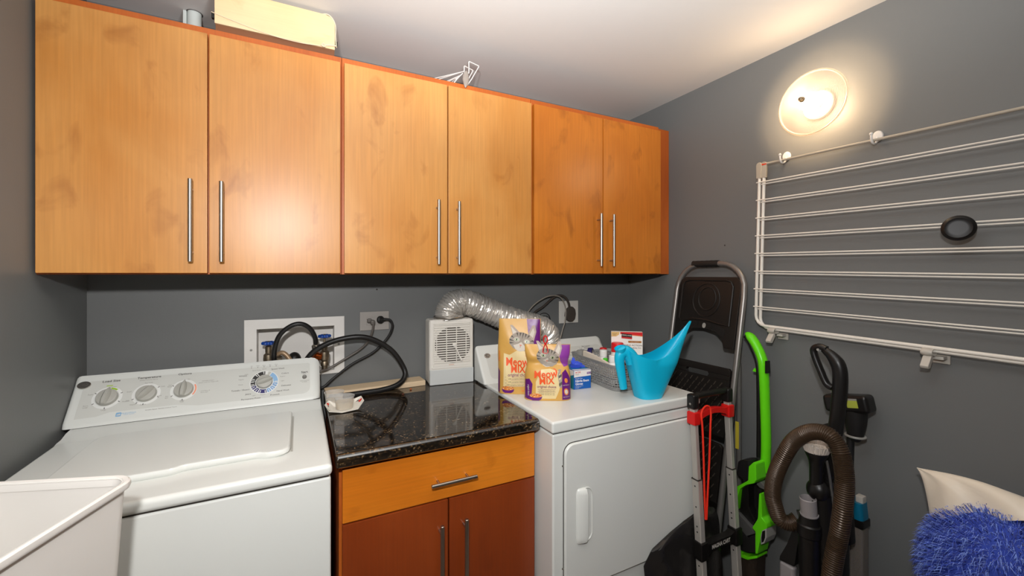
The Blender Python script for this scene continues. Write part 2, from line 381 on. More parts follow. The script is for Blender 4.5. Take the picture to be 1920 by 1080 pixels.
poly(m, FWc, [(-.604, .030), (-.555, .031), (-.525, .041), (-.36, .041), (-.335, .036), (-.3, .030), (.012, .0285)] + [(.012 + .024 * math.sin(R(a)), .0525 - .024 * math.cos(R(a))) for a in (30, 60, 90)] + [(.036, .148), (.030, .1525), (-.604, .1525)], .0003)
m.use(INK)
for s_, x, y, z in (('Load Size', -.540, .1475, .0096), ('Temperature', -.445, .149, .0096), ('Options', -.350, .1505, .0094)): text(m, FWc, s_, x, y, z, sx=1.2, bold=.015)
for s_, x, y in (('Speed Wash', -.071, .1385), ('Colors', -.047, .1175), ('Delicates', -.043, .0685), ('Hand Wash', -.053, .0495), ('Prewash', -.078, .037), ('Permanent Press', -.151, .0315), ('Jeans', -.160, .050), ('Towels / Sheets', -.184, .0675), ('Whites', -.180, .1215)):
    text(m, FWc, s_, x, y, .0076, sx=1.12)
text(m, FWc, 'Start', .0175, .1145, .0105, bold=.02, sx=1.1)
m.use(INKG)
text(m, FWc, 'Pause', .0175, .1075, .005); text(m, FWc, 'Hold 3 Seconds', .0175, .0795, .0048); text(m, FWc, 'to Reset', .0175, .0745, .0048)
for s_, x, y in (('Super', -.582, .1065), ('Extra', -.586, .070), ('Large', -.586, .0645), ('Large', -.541, .0505), ('Medium', -.492, .0715), ('Small', -.489, .1035), ('adaptive', -.533, .1265), ('Tap Cold', -.444, .129), ('Cold', -.405, .1115), ('Cool', -.409, .0795), ('Hot', -.488, .0735), ('Warm', -.473, .0575), ('Colors', -.447, .0545), ('On', -.337, .129), ('2nd', -.386, .113), ('Rinse', -.386, .1075), ('Ext', -.389, .0735), ('Spin', -.389, .068), ('Auto', -.347, .0545), ('Soak', -.347, .0495), ('Light', -.170, .1265), ('Regular', -.184, .108), ('Heavy', -.185, .0885), ('Regular', -.055, .1055), ('Light', -.055, .088), ('Light', -.143, .0425), ('Regular', -.115, .0425), ('Extra Rinse', -.139, .1395), ('Quick', -.115, .1425)):
    text(m, FWc, s_, x, y, .0050, sx=1.1)
for s_, x, y in (('perfect care for fabrics', -.445, .1405), ('POWER WASH', -.282, .117), ('power wash for heavy soils', -.280, .1115), ('+ 2nd Rinse &', -.288, .0805), ('Extra Spin', -.288, .075), ('Variable Speed  Flexible Control Touch', -.398, .034)): text(m, FWc, s_, x, y, .0046, sx=1.1)
for k in range(5):
    text(m, FWc, ('Fill', 'Wash', 'Rinse', 'Spin', 'Done')[k], -.1555 + k * .0196, .1575, .0042); poly(m, FWc, ellipse(-.1555 + k * .0196, .1515, .0014, .0018, 10))
m.use(paint('pale_blue_print', (128, 170, 205), .6)); poly(m, FWc, rrect(.013, .013, .002, 2, -.502, .030), .0007); text(m, FWc, 'HydroWave', -.478, .032, .0066, sx=1.1); text(m, FWc, 'Wash System', -.476, .0275, .0042, sx=1.1)
m.use(PANEL); poly(m, FWc, [(-.5065, .027), (-.4975, .027), (-.4975, .0325), (-.5045, .0305)], .0009)
m.use(paint('lime_print', (170, 200, 60), .6)); poly(m, FWc, rrect(.016, .0028, .001, 2, -.541, .1315), .0008)
m.use(paint('print_white', (222, 222, 218), .45))
for x, y in ((-.540, .091), (-.444, .0905), (-.3465, .0915)): ring(m, FWc, x, y, .0285, .0365, h=.0006, n=40)
ring(m, FWc, -.1125, .0900, .022, .0455, h=.0005, n=48)
m.use(paint('lime_print_dark', (150, 190, 30), .6)); ring(m, FWc, -.540, .091, .0288, .0335, 50, 82, .0009)
m.use(paint('coral_print', (236, 150, 120), .6)); ring(m, FWc, -.3465, .0915, .0305, .035, -38, 30, .0009)
m.use(INK)
for (cx, cy), aa in (((-.540, .091), (20, -28, -90, -150, 150)), ((-.444, .0905), (35, -25, -95, -125, -155)), ((-.3465, .0915), (92, 150, 212, 270))):
    for a in aa: ring(m, FWc, cx, cy, .0325, .0375, a - 1.6, a + 1.6, .001, 2)
for a0, a1, c in ((88, 122, (50, 48, 46)), (126, 165, (50, 48, 46)), (168, 196, (50, 48, 46)), (200, 217, (52, 48, 104)), (222, 240, (52, 48, 104)), (245, 282, (52, 48, 104)), (286, 303, (120, 160, 205)), (308, 325, (120, 160, 205)), (330, 350, (120, 160, 205)), (354, 416, (140, 178, 214)), (60, 74, (190, 188, 180))):
    m.use(bpy.data.materials.get('dial_%d_%d_%d' % c) or paint('dial_%d_%d_%d' % c, c, .5)); ring(m, FWc, -.1125, .09, .0285, .0425, a0, a1, .0009)
m.use(paint('print_white', (222, 222, 218), .45))
for a in (95, 133, 158, 175, 190, 208, 231, 252, 276, 295, 316, 340, 358): ring(m, FWc, -.1125, .09, .032, .0415, a - 2, a + 2, .0012, 2)
m.build('printed_panel', con)
def knob(t, S, cx, cy, r, ang, name='dial_knob'):
    m = MB(KNOBG); ax = S.n if isinstance(S, Frame) else (S(0, 0, 1) - S(0, 0, 0))
    m.lathe([(r * 1.02, .0006), (r, .006), (r * .96, .011), (r * .88, .0125), (.001, .0128)], S(cx, cy, 0), ax, 32, False)
    c, s_ = math.cos(ang), math.sin(ang)
    loops = []
    for u, wv, hh in ((-1.0, .16, .013), (-.92, .24, .018), (-.5, .30, .0235), (0, .31, .0245), (.5, .27, .0245), (.85, .17, .022), (1.04, .05, .018)):
        loops.append([S(cx + (u * c - v_ * s_) * r, cy + (u * s_ + v_ * c) * r, h) for v_, h in ((-wv * 1.25, .011), (-wv, hh * .8), (-wv * .5, hh), (wv * .5, hh), (wv, hh * .8), (wv * 1.25, .011))])
    m.loft(loops); return m.build(name, t)
knob(t, FWc, -.540, .091, .0262, R(80)); knob(t, FWc, -.444, .0905, .0262, R(232)); knob(t, FWc, -.3465, .0915, .0262, R(86))
knob(t, FWc, -.1125, .09, .0255, R(14), 'cycle_dial')
MB(paint('button_grey', (118, 116, 110), .4)).lathe([(.0078, .0003), (.0076, .003), (.006, .0042), (.003, .0030), (.0005, .003)], FWc(.0175, .0945), FW.n, 24, False).build('start_button', t)
def badge(t, S, cx, cy, a, b):
    m = MB(CHROME); ax = (S(0, 0, 1) - S(0, 0, 0))
    e = ellipse(cx, cy, a, b, 32)
    m.loft([[S(x, y, .0004) for x, y in e], [S(cx + (x - cx) * .97, cy + (y - cy) * .97, .003) for x, y in e], [S(cx + (x - cx) * .86, cy + (y - cy) * .86, .0034) for x, y in e]], False, True)
    m.use(paint('badge_grey', (96, 92, 88), .35, .4)); poly(m, S, ellipse(cx, cy, a * .84, b * .84, 32), .0036)
    m.use(CHROME); ring(m, lambda x, y, h: S(cx + x * a, cy + y * b, h), 0, 0, .68, .76, h=.0039, n=32)
    text(m, S, 'GE', cx, cy, b * 1.1, .004, shear=.3, sx=.9)
    return m.build('badge', t)
badge(t, FWc, -.604, .141, .0165, .0125)

# ================================================================ dryer
t = thing('clothes_dryer', (1.05, 1.45, 0), 'white front-loading clothes dryer between the black worktop and the ladder', 'clothes dryer')
DX0, DX1 = .7155, 1.4005
MB(ENAMEL).box(DX0 + .003, DX1 - .003, 1.1215, 1.738, .03, .888, .007, 3).build('cabinet_body', t)
MB(ENAMEL).box(DX0 - .001, DX1 + .001, 1.1175, 1.742, .8915, .930, .008, 4).build('top_panel', t)
MB(SEAM).box(DX0 + .008, DX1 - .008, 1.127, 1.73, .886, .893).build('seam_gap', t)
# door with rounded corners
d0, d1, e0, e1 = .759, 1.362, .372, .8515
S = Frame((0, 1.1205, 0), (1, 0, 0), (0, 0, 1))
def dr(rad, ins): return [S(x, z, 0) for x, z in rrect(d1 - d0 - 2 * ins, e1 - e0 - 2 * ins, rad, 6, (d0 + d1) / 2, (e0 + e1) / 2)]
m = MB(ENAMEL)
L0 = dr(.034, 0)
m.loft([[p + S.n * h for p in dr(r_, i_)] for r_, i_, h in ((.034, 0, -.001), (.034, 0, .007), (.033, .0015, .010), (.031, .004, .0115))], False, True)
door = m.build('door', t)
m = MB(SEAM); m.loft([[p + S.n * h for p in dr(r_, i_)] for r_, i_, h in ((.036, -.003, .0008), (.034, .004, .0012))], False, False); m.build('door_gap', t)
m = MB(SEAM); m.box(DX0 + .01, DX1 - .01, 1.1195, 1.122, .3690, .3715); m.build('lower_seam', t)
# recessed pull: curved grip on the left half, shallow pocket on the right
S2 = Frame((0, 1.1090, 0), (1, 0, 0), (0, 0, 1)); m = MB(ENAMEL)
loops = []
for z, k in ((.522, .2), (.528, .75), (.545, 1), (.60, 1), (.66, 1), (.685, .98), (.697, .7), (.702, .2)):
    cxh = .8205; loops.append([S2(cxh + u * .0205 * (.55 + .45 * k), z, h * k) for u, h in ((-1, -.0008), (-.92, .004), (-.5, .011), (.2, .0165), (.8, .017), (1, .013), (.96, -.0008))])
m.loft(loops); m.build('door_pull', door)
m = MB(ENAMEL)
pk = rrect(.066, .178, .026, 6, .8335, .6125)
m.loft([[S2(.8335 + (x - .8335) * k, .6125 + (z - .6125) * k2, h) for x, z in pk] for k, k2, h in ((1, 1, -.0005), (.97, .99, .0028), (.92, .97, .0030), (.88, .95, .0002))], False, True); m.build('pull_rim', door)
for z in (.783, .452): MB(CHROME).lathe([(.003, 0), (.003, .002), (.001, .003)], (.7555, 1.1215, z), (0, -1, 0), 10).build('hinge_screw', t)
con = console(t, .702, 1.407, 1.634, .929, 1.078, 0)
FD = Frame((0, 1.638, .9412), (1, 0, 0), (0, .090, .121))
m = MB(PANEL); poly(m, FD, rrect(.640, .118, .02, 4, 1.06, .066), .0004)
m.use(INK)
for s_, x, y, z in (('Cottons', 1.157, .112, .010), ('Permanent', 1.292, .119, .010), ('Press', 1.292, .109, .010), ('Start', 1.363, .083, .0105)): text(m, FD, s_, x, y, z, sx=1.15)
m.use(INKG)
for s_, x, y in (('More Dry', 1.20, .094), ('Less Dry', 1.25, .105), ('Energy', 1.255, .111), ('Medium', 1.185, .08), ('Delicates', 1.31, .095), ('Timed', 1.20, .062), ('Damp', 1.165, .07)): text(m, FD, s_, x, y, .0062)
m.use(paint('print_white', (222, 222, 218), .45)); ring(m, FD, 1.248, .062, .02, .047, n=48, h=.0006)
m.use(INK); ring(m, FD, 1.248, .062, .029, .044, 100, 205, .0009)
m.use(paint('dial_pale', (170, 196, 222), .5)); ring(m, FD, 1.248, .062, .029, .044, 25, 92, .0009)
m.use(paint('print_white', (222, 222, 218), .45))
for a in range(108, 205, 13): ring(m, FD, 1.248, .062, .031, .043, a - 2, a + 2, .0012, 2)
m.build('printed_panel', con)
knob(t, FD, 1.248, .062, .0255, R(40), 'cycle_dial')
MB(paint('button_grey', (118, 116, 110), .4)).lathe([(.0085, .0003), (.0083, .003), (.006, .0042), (.0005, .003)], FD(1.363, .068), FD.n, 24, False).build('start_button', t)
badge(t, FD, .748, .118, .0155, .0118)

# ================================================================ tall white hamper in the left foreground
t = thing('laundry_hamper', (-.447, .88, 0), 'tall white plastic hamper in front of the washing machine, cut by the left edge', 'hamper')
m = MB(WHITEP); a0 = R(-20)
def hl(w_, d_, z, r_=.03):
    cx, cy = -.432, .890
    return [(cx + x * math.cos(a0) - y * math.sin(a0), cy + x * math.sin(a0) + y * math.cos(a0), z) for x, y in rrect(w_ - .056, d_, r_, 5)]
m.loft([hl(.20, .20, 0, .025), hl(.205, .205, .004), hl(.302, .290, 1.033), hl(.296, .284, 1.033), hl(.2, .2, .02, .025)], True, True); m.build('hamper_body', t)
m = MB(WHITEP)
m.loft([hl(.301, .289, 1.022), hl(.312, .300, 1.022, .032), hl(.3155, .3035, 1.026, .033), hl(.3145, .3025, 1.033, .033), hl(.309, .297, 1.036, .032), hl(.300, .288, 1.035, .031), hl(.295, .283, 1.030), hl(.293, .281, 1.020)], False, False); m.build('rim', t)
# ================================================================ water supply box in the back wall
t = thing('supply_box', (-.009, YB, .99), 'white recessed water supply box in the wall behind the washing machine', 'supply box')
m = MB(WHITEP)
S = Frame((0, YB - .0005, 0), (1, 0, 0), (0, 0, 1))
o_ = [(-.187, .991), (.168, .991), (.168, 1.226), (-.187, 1.226)]; i_ = [(-.146, 1.006), (.129, 1.006), (.129, 1.189), (-.146, 1.189)]
m.loft([[S(x, z, 0) for x, z in o_], [S(x, z, .006) for x, z in o_], [S(x + (.003 if x < 0 else -.003), z + (.003 if z < 1.1 else -.003), .008) for x, z in o_], [S(x, z, .0075) for x, z in i_], [S(x, z, -.082) for x, z in i_]], False, True)
m.build('box_frame', t)
for x in (-.164, .146): MB(GREYP).lathe([(.0045, 0), (.0045, .002), (.002, .0028), (.0002, .0022)], (x, YB - .0075, 1.111), (0, -1, 0), 12).build('screw', t)
def valve(cx, z0, zt, sgn, mats):
    y = 1.868
    v = MB(mats[0])
    v.lathe([(.012, 0), (.012, .02), (.0155, .022), (.0155, .035), (.012, .04), (.017, .045), (.0185, .06), (.017, .078), (.011, .083), (.0115, .09), (.0115, .108), (.008, .112), (.0045, .113), (.0045, zt - z0)], (cx, y, z0), (0, 0, 1), 18)
    v.rod((cx, y, z0 + .06), (cx + sgn * .032, y - .006, z0 + .056), .0125, 14); v.rod((cx + sgn * .028, y - .005, z0 + .0566), (cx + sgn * .044, y - .008, z0 + .055), .0155, 6)
    o = v.build('valve', t)
    w_ = MB(BLUEW); nl = 6
    pts = []
    for k in range(48):
        a = 2 * math.pi * k / 48; r = .0215 + .0035 * math.cos(nl * a); pts.append((cx + r * math.cos(a), y + r * math.sin(a) * .95))
    w_.loft([[(cx + (x - cx) * q, y + (yy - y) * q, zt + h) for x, yy in pts] for q, h in ((.86, -.004), (1, -.002), (1, .005), (.86, .008), (.62, .006), (.5, .002), (.35, .002), (.2, .006))])
    w_.use(STEEL); w_.lathe([(.006, .003), (.006, .009), (.003, .0105)], (cx, y, zt), (0, 0, 1), 8); w_.build('valve_wheel', o)
valve(-.106, 1.012, 1.132, 1, (BRASS,)); valve(.092, 1.006, 1.146, -1, (BRASS,))
m = MB(RUBBER); m.ball((-.018, 1.866, 1.062), (.025, .03, .030), 20, 12); m.build('drain_plug', t)
m = MB(COPPER); m.lathe([(.014, 0), (.015, .008), (.014, .012), (.0175, .014), (.0175, .026), (.012, .03)], (.076, 1.862, 1.066), (-.85, -.35, .25), 14); m.build('copper_fitting', t)
m = MB(BRASS); m.lathe([(.010, 0), (.0155, .002), (.0155, .012), (.010, .014), (.009, .03)], (.052, 1.858, 1.058), (-.8, -.1, -.5), 8); m.build('brass_fitting', t)

# hoses and leads behind the washing machine
P = cat_rom([(-.088, 1.850, .95), (-.085, 1.838, 1.03)] + [(x, y - .005, z) for x, y, z in [(-.085, 1.83, 1.106), (-.067, 1.815, 1.168), (-.029, 1.808, 1.203), (.007, 1.808, 1.209), (.038, 1.815, 1.188), (.056, 1.828, 1.149), (.0585, 1.84, 1.120)]], 10)
t = thing('supply_hose', (-.088, 1.85, .95), 'black rubber water hose arching inside the white supply box', 'hose')
MB(RUBBER).tube(P, .0088, 12).build('hose', t)
m = MB(STEEL); m.rod((.0583, 1.832, 1.140), (.0592, 1.8365, 1.118), .0105, 16); m.lathe([(.010, 0), (.0165, .003), (.0165, .017), (.012, .021)], (.0593, 1.836, 1.120), (.1, .2, -1), 14); o = m.build('hose_coupling', t); o['label'] = 'metal coupling'
P = cat_rom([(-.075, 1.845, 1.091), (-.058, 1.84, 1.097), (-.042, 1.836, 1.084), (-.030, 1.832, 1.062), (-.018, 1.83, 1.02), (-.012, 1.83, .95)], 8)
tag(MB(paint('tan_hose', (150, 124, 96), .4, .3)).tube(P, .0088, 12).build('braided_hose', loc=(-.012, 1.83, .95)), 'short tan braided hose curving from the left blue valve behind the washing machine', 'hose')
P = [(-.02, 1.845, .94)] + [(.0, 1.835, 1.0)] + [(0.02, 1.82, 1.055), (0.054, 1.81, 1.1), (0.121, 1.8, 1.134), (0.206, 1.79, 1.147), (0.272, 1.79, 1.131), (0.347, 1.79, 1.079), (0.395, 1.785, 1.003), (0.394, 1.77, 0.965), (0.359, 1.75, 0.943)] + [(.300, 1.742, .9325), (.24, 1.736, .9315), (.17, 1.730, .9315), (.10, 1.726, .9315)]
P = cat_rom(P, 10)
tag(MB(RUBBER).tube(P, .0108, 14).build('drain_hose', loc=(.1, 1.726, .92)), 'thick black drain hose looping over the back wall and lying on the black worktop', 'hose')

# grey outlet and its two leads
def outlet(loc, w_, h, col, label, horizontal):
    t = thing('power_outlet', loc, label, 'power outlet')
    x, y, z = loc
    m = MB(col); m.box(x - w_ / 2, x + w_ / 2, y - .006, y, z - h / 2, z + h / 2, .002); m.build('face_plate', t)
    m = MB(col); a, b = (.034, .0165) if horizontal else (.0165, .034)
    m.box(x - a, x + a, y - .0085, y - .004, z - b, z + b, .0012)
    m.use(SEAM)
    for s_ in (-1, 1):
        for d in (-.0055, .0055):
            if horizontal: m.box(x + s_ * .0185 - .0035, x + s_ * .0185 + .0035, y - .0089, y - .0084, z + d - .0008, z + d + .0008)
            else: m.box(x + d - .0008, x + d + .0008, y - .0089, y - .0084, z + s_ * .0185 - .0035, z + s_ * .0185 + .0035)
    m.build('receptacle', t); return t
GOUT = paint('grey_painted_plate', (158, 152, 146), .45)
outlet((.290, YB, 1.200), .121, .080, GOUT, 'grey sideways power outlet on the back wall with two plugs in it', True)
outlet((1.303, YB, 1.197), .124, .120, CREAMP, 'white power outlet on the back wall near the corner with a big dark plug', False)
GCORD = paint('grey_cord', (96, 90, 84), .45)
t = thing('power_lead', (.07, 1.82, 1.01), 'grey power cord plugged into the left socket of the grey outlet', 'power cord')
m = MB(GCORD); m.box(.258, .276, 1.852, 1.868, 1.194, 1.212, .004); m.box(.270, .288, 1.842, 1.870, 1.186, 1.206, .005); m.use(CHROME)
m.box(.257, .263, 1.864, 1.8705, 1.205, 1.208); m.box(.257, .263, 1.864, 1.8705, 1.196, 1.199); m.build('plug', t)
P = cat_rom([(.281, 1.846, 1.190)] + [(0.275, 1.842, 1.157), (0.259, 1.848, 1.117), (0.228, 1.855, 1.085), (0.186, 1.858, 1.059), (0.155, 1.856, 1.042), (0.104, 1.85, 1.015), (0.074, 1.83, 1.012)] + [(.02, 1.83, .97)], 8)
MB(GCORD).tube(P, .0046, 8, flat=1.4).build('cord', t)
t = thing('power_lead', (.08, 1.82, .95), 'black power cord with a round plug in the right socket of the grey outlet', 'power cord')
m = MB(BLACKM); m.lathe([(.012, 0), (.0165, .002), (.0165, .010), (.011, .014), (.009, .022), (.0055, .028)], (.310, 1.869, 1.204), (.45, -.85, .05), 18); m.lathe([(.008, 0), (.0065, .012), (.005, .022)], (.318, 1.852, 1.206), (1, -.2, .05), 12); m.build('plug', t)
P = cat_rom([(.330, 1.849, 1.2075)] + [(0.351, 1.846, 1.201), (0.36, 1.846, 1.175), (0.346, 1.853, 1.133), (0.309, 1.857, 1.089), (0.271, 1.857, 1.06), (0.196, 1.857, 1.024), (0.124, 1.855, 0.973), (0.084, 1.85, 0.942)] + [(.04, 1.84, .94)], 8)
MB(BLACKM).tube(P, .0056, 8).build('cord', t)

# plank at the back of the worktop
t0 = Frame((.487, 1.776, .9202), (-.397, -.018, 0), (.018, -.397, 0))
m = MB(RAWPINE); m.M = Matrix.Translation((.487, 1.776, .9202)) @ Matrix.Rotation(R(2.6), 4, 'Z')
m.box(-.395, 0, 0, .085, 0, .0225, .003); m.M = Matrix()
tag(m.build('wood_plank', loc=(.3, 1.8, .92)), 'rough pale wood plank lying along the back of the black worktop', 'plank')

# ================================================================ indoor lint trap with its foil duct
t = thing('lint_trap', (.60, 1.79, .9202), 'white vented lint trap box with a round grille on the worktop under the foil duct', 'lint trap')
M_ = Matrix.Translation((.498, 1.757, .9202)) @ Matrix.Rotation(R(-4.6), 4, 'Z')
m = MB(CREAMP); m.M = M_; m.box(0, .199, 0, .096, .0, .2835, .012, 4); m.build('housing', t)
m = MB(paint('trap_tank', (196, 198, 196), .35)); m.M = M_; m.box(.0015, .1975, -.0035, .02, .001, .0665, .003); m.build('water_tank', t)
m = MB(CREAMP); m.M = M_
m.box(.010, .189, -.0028, .004, .0705, .0800, .0015); m.box(.016, .183, -.0035, .004, .0800, .0905, .001)
for x in (.016, .181): m.box(x, x + .002, -.0030, .004, .09, .266, .0005)
m.box(.016, .183, -.0030, .004, .264, .266, .0005); gc, gz, gr_ = .1035, .172, .080
m.use(paint('trap_dark', (70, 62, 54), .8)); m.prism(ellipse(gc, gz, gr_, gr_, 48), (0, 0, 0), (1, 0, 0), (0, 0, 1), (0, -1, 0), .0006)
m.use(CREAMP)
for k in range(17):
    z = .0945 + k * .0102
    m.box(.020, .179, -.0045, -.0002, z, z + .0052, .0006)
for x in (.031, .0745, .119, .1625):
    hgt = math.sqrt(max(0, .080 ** 2 - (x - gc) ** 2)) if abs(x - gc) < .080 else .07
    m.box(x - .0016, x + .0016, -.0056, -.0002, max(.094, gz - max(hgt, .07)), min(.262, gz + max(hgt, .07)), .0005)
m.build('grille', t)
m = MB(CREAMP); m.M = M_
m.lathe([(.007, 0), (.008, .004), (.008, .007), (.004, .0095)], (.108, -.004, .172), (0, -1, 0), 16)
m.tube([(.108, -.010, .172), (.118, -.011, .150), (.130, -.011, .122), (.139, -.010, .106)], [.0042, .0034, .0032, .005], 10); m.ball((.140, -.010, .105), (.0062, .004, .0062), 12, 8); m.build('lever', t)
m = MB(paint('faded_pink_print', (214, 178, 158), .6)); m.M = M_; m.box(.085, .108, -.0039, -.0030, .0838, .0868); m.build('faded_mark', t)
rd = random.Random(3)
P = cat_rom([(.600, 1.803, 1.2045), (.598, 1.803, 1.226), (.612, 1.803, 1.254), (.650, 1.803, 1.274), (.705, 1.803, 1.266), (.775, 1.80, 1.238), (.86, 1.792, 1.203), (.95, 1.782, 1.172), (1.03, 1.768, 1.147), (1.085, 1.764, 1.120), (1.112, 1.778, 1.074), (1.112, 1.809, 1.01)], 22)
rr = []
for k in range(len(P)):
    base = .0575 if k > 8 else .0625
    rr.append(base + .0018 * math.sin(k * 2 * math.pi / 4.0) + rd.uniform(-.0026, .0026))
rr[0] = rr[1] = rr[2] = .066
m = MB(FOIL); m.tube(P, rr, 30, caps=False)
for q in m.bm.verts: q.co += Vector((rd.uniform(-1, 1), rd.uniform(-1, 1), rd.uniform(-1, 1))) * .0019
t = thing('foil_duct', (.60, 1.80, 1.2045), 'crinkled silver foil duct arching from the lint trap down behind the dryer', 'duct')
m.build('foil_tube', t, sharp=25)
MB(STEEL).tube([(.600 + .0665 * math.cos(a), 1.803 + .0665 * math.sin(a), 1.2095) for a in (2 * math.pi * k / 40 for k in range(40))], .003, 8, closed=True).build('clamp_ring', t)

# white outlet leads
t = thing('power_lead', (1.06, 1.80, 1.18), 'thick dark grey cord with a big flat plug in the white outlet', 'power cord')
DC = paint('dark_grey_cord', (74, 66, 60), .45)
m = MB(DC); m.M = Matrix.Translation((1.298, 1.868, 1.182)) @ Matrix.Rotation(R(8), 4, 'Y')
m.prism([(-.030, .012), (-.022, .034), (-.008, .046), (.008, .046), (.024, .034), (.031, .010), (.028, -.016), (.014, -.032), (-.004, -.036), (-.020, -.026), (-.030, -.008)], (0, 0, 0), (1, 0, 0), (0, 0, 1), (0, -1, 0), .026, .006); m.build('plug', t)
P = cat_rom([(1.292, 1.852, 1.222), (1.284, 1.848, 1.246), (1.268, 1.85, 1.274), (1.240, 1.857, 1.288), (1.197, 1.86, 1.279), (1.13, 1.858, 1.232), (1.075, 1.862, 1.196), (1.04, 1.862, 1.12)], 10)
MB(DC).tube(P, .0062, 10, flat=1.25).build('cord', t)
P = cat_rom([(1.022, 1.862, 1.14), (1.034, 1.855, 1.20), (1.075, 1.84, 1.252), (1.15, 1.835, 1.288), (1.222, 1.838, 1.281), (1.254, 1.835, 1.229), (1.249, 1.83, 1.159), (1.226, 1.83, 1.09), (1.20, 1.83, 1.00)], 10)
tag(MB(paint('thin_grey_cord', (150, 142, 130), .5)).tube(P, .0034, 8).build('thin_cord', loc=(1.2, 1.83, 1.0)), 'thin pale grey cord arching in front of the white outlet and dropping behind the dryer', 'cord')
P = cat_rom([(1.04, 1.80, 1.18), (1.085, 1.79, 1.205), (1.118, 1.79, 1.198), (1.138, 1.80, 1.168), (1.15, 1.81, 1.1)], 8)
tag(MB(BLACKM).tube(P, .0022, 8).build('duct_clamp_wire', loc=(1.15, 1.81, 1.1)), 'thin black wire arching over the far end of the foil duct', 'wire')

# ================================================================ small things on the worktop
CUP = sheer('cup_plastic', (236, 234, 230), .74, .06, .25); DREG = sheer('cup_dregs', (238, 222, 190), .30, .4, .5)
def cup(x, y, r, h, fill, label):
    t = thing('dosing_cup', (x, y, .9206), label, 'cup', 'dosing cups on the worktop')
    z = .9206
    MB(CUP).lathe([(.001, .0004), (r * .82, .0), (r * .84, .002), (r * .98, h - .003), (r * 1.04, h - .002), (r * 1.04, h), (r * .965, h), (r * .82, .004), (.001, .0035)], (x, y, z), (0, 0, 1), 32, False, False).build('cup_body', t)
    MB(CUP).tube([(x + r * 1.02 * math.cos(a), y + r * 1.02 * math.sin(a), z + h - .0008) for a in (2 * math.pi * k / 36 for k in range(36))], .0011, 6, closed=True).build('cup_rim', t)
    MB(DREG).lathe([(.001, .0042), (r * .785, .0048), (r * .79, .006), (r * (.785 + .13 * fill), h * fill), (r * .5, h * fill * .97), (.001, h * fill * .96)], (x, y, z), (0, 0, 1), 28, False, False).build('residue', t)
cup(.1145, 1.668, .0335, .047, .42, 'clear dosing cup with pale residue, standing behind on the bare worktop beside the washing machine')
# torn carton scrap under the front cup: an octagon with curled flaps
S = Frame((.139, 1.598, .9207), (1, 0, 0), (0, 1, 0))
car = paint('carton_white', (228, 222, 210), .6); m = MB(car)
o8 = [(-.030, -.030), (-.006, -.040), (.028, -.031), (.040, -.004), (.034, .030), (.004, .041), (-.028, .032), (-.040, .002)]
ou = [(-.048, -.036), (-.008, -.052), (.046, -.043), (.070, -.010), (.066, .036), (.006, .050), (-.046, .044), (-.060, .008)]
hz = [.006, .002, .004, .022, .027, .006, .022, .019]
b0 = [S(x, y, .0004) for x, y in o8]; b1 = [S(x, y, h) for (x, y), h in zip(ou, hz)]
m.loft([b0, b1, [p + Vector((0, 0, .0016)) for p in b1], [S(x * .98, y * .98, .002) for x, y in o8]], True, True)
t = thing('torn_carton', (.139, 1.598, .9206), 'torn piece of white food carton under the front dosing cup', 'carton scrap')
o = m.build('carton_sheet', t, sharp=20)
def flap(k, a, b, h=.002):
    p, q = b0[k], b0[(k + 1) % 8]; r_, s_ = b1[k], b1[(k + 1) % 8]
    u = p.lerp(q, a); w_ = r_.lerp(s_, a); return u.lerp(w_, b) + Vector((0, -.0004, .0022))
RED_T = paint('tomato_red', (206, 48, 32), .6); LEAFD = paint('leaf_dark', (44, 50, 36), .6); LEAFG = paint('leaf_green', (58, 100, 44), .6)
for k in (6, 3):
    m = MB(RED_T); m.f([m.v(flap(k, a, b)) for a, b in ((.25, .62), (.4, .9), (.62, .92), (.7, .62), (.45, .5))]); m.build('tomato_print', o)
    m = MB(LEAFD); m.f([m.v(flap(k, a, b)) for a, b in ((.62, .56), (.92, .32), (.8, .66))]); m.build('leaf_print', o)
for k, aa in ((7, (.1, .9)), (0, (.05, .8))):
    m = MB(LEAFG)
    for i in range(7):
        a = aa[0] + (aa[1] - aa[0]) * i / 7; m.f([m.v(flap(k, a + da, b)) for da, b in ((0, .70), (.02, .95), (.07, .92), (.06, .66))])
    m.build('green_lettering', o)
cup(.143, 1.594, .0335, .047, .62, 'clear dosing cup with cloudy residue, standing in the torn carton in front')
t = None
KIB = paint('kibble_orange', (176, 88, 34), .8, bump=.4)
for (x, y), lab in zip(((.413, 1.735), (.368, 1.676)), ('orange kibble crumb on the worktop just in front of the plank', 'dark brown kibble crumb on the worktop, nearer than the orange one')):
    m = MB(KIB if x > .4 else paint('kibble_brown', (84, 40, 22), .8)); m.ball((x, y, .9235), (.005, .004, .003), 10, 6, lambda d: 1 + .12 * math.sin(5 * d.x + 3 * d.y)); tag(m.build('kibble', loc=(x, y, .9206)), lab, 'kibble', 'kibble crumbs on the worktop')

# ================================================================ cat food bags
BAGY = paint('bag_yellow', (206, 158, 78), .38, spec=.5, bump=.35, bscale=30)
CREAMI = paint('bag_cream', (224, 202, 150), .4, bump=.35, bscale=30); PURP = paint('bag_purple', (100, 28, 112), .33, bump=.35, bscale=30); PURPL = paint('bag_violet', (136, 58, 150), .33, bump=.35, bscale=30)
ORNG = paint('print_orange', (232, 84, 24), .5); MAUV = paint('print_mauve', (118, 48, 92), .5); FUR1 = paint('tabby_grey', (158, 148, 136), .7); FUR2 = paint('tabby_dark', (92, 84, 76), .7)
FURW = paint('tabby_white', (206, 198, 186), .7); EARP = paint('ear_pink', (176, 160, 148), .7); EYEG = paint('eye_green', (186, 194, 150), .3); EYEK = paint('eye_dark', (24, 22, 20), .3); NOSE = paint('nose_pink', (206, 130, 110), .6); KIBO = paint('kibble_print', (218, 130, 60), .6)
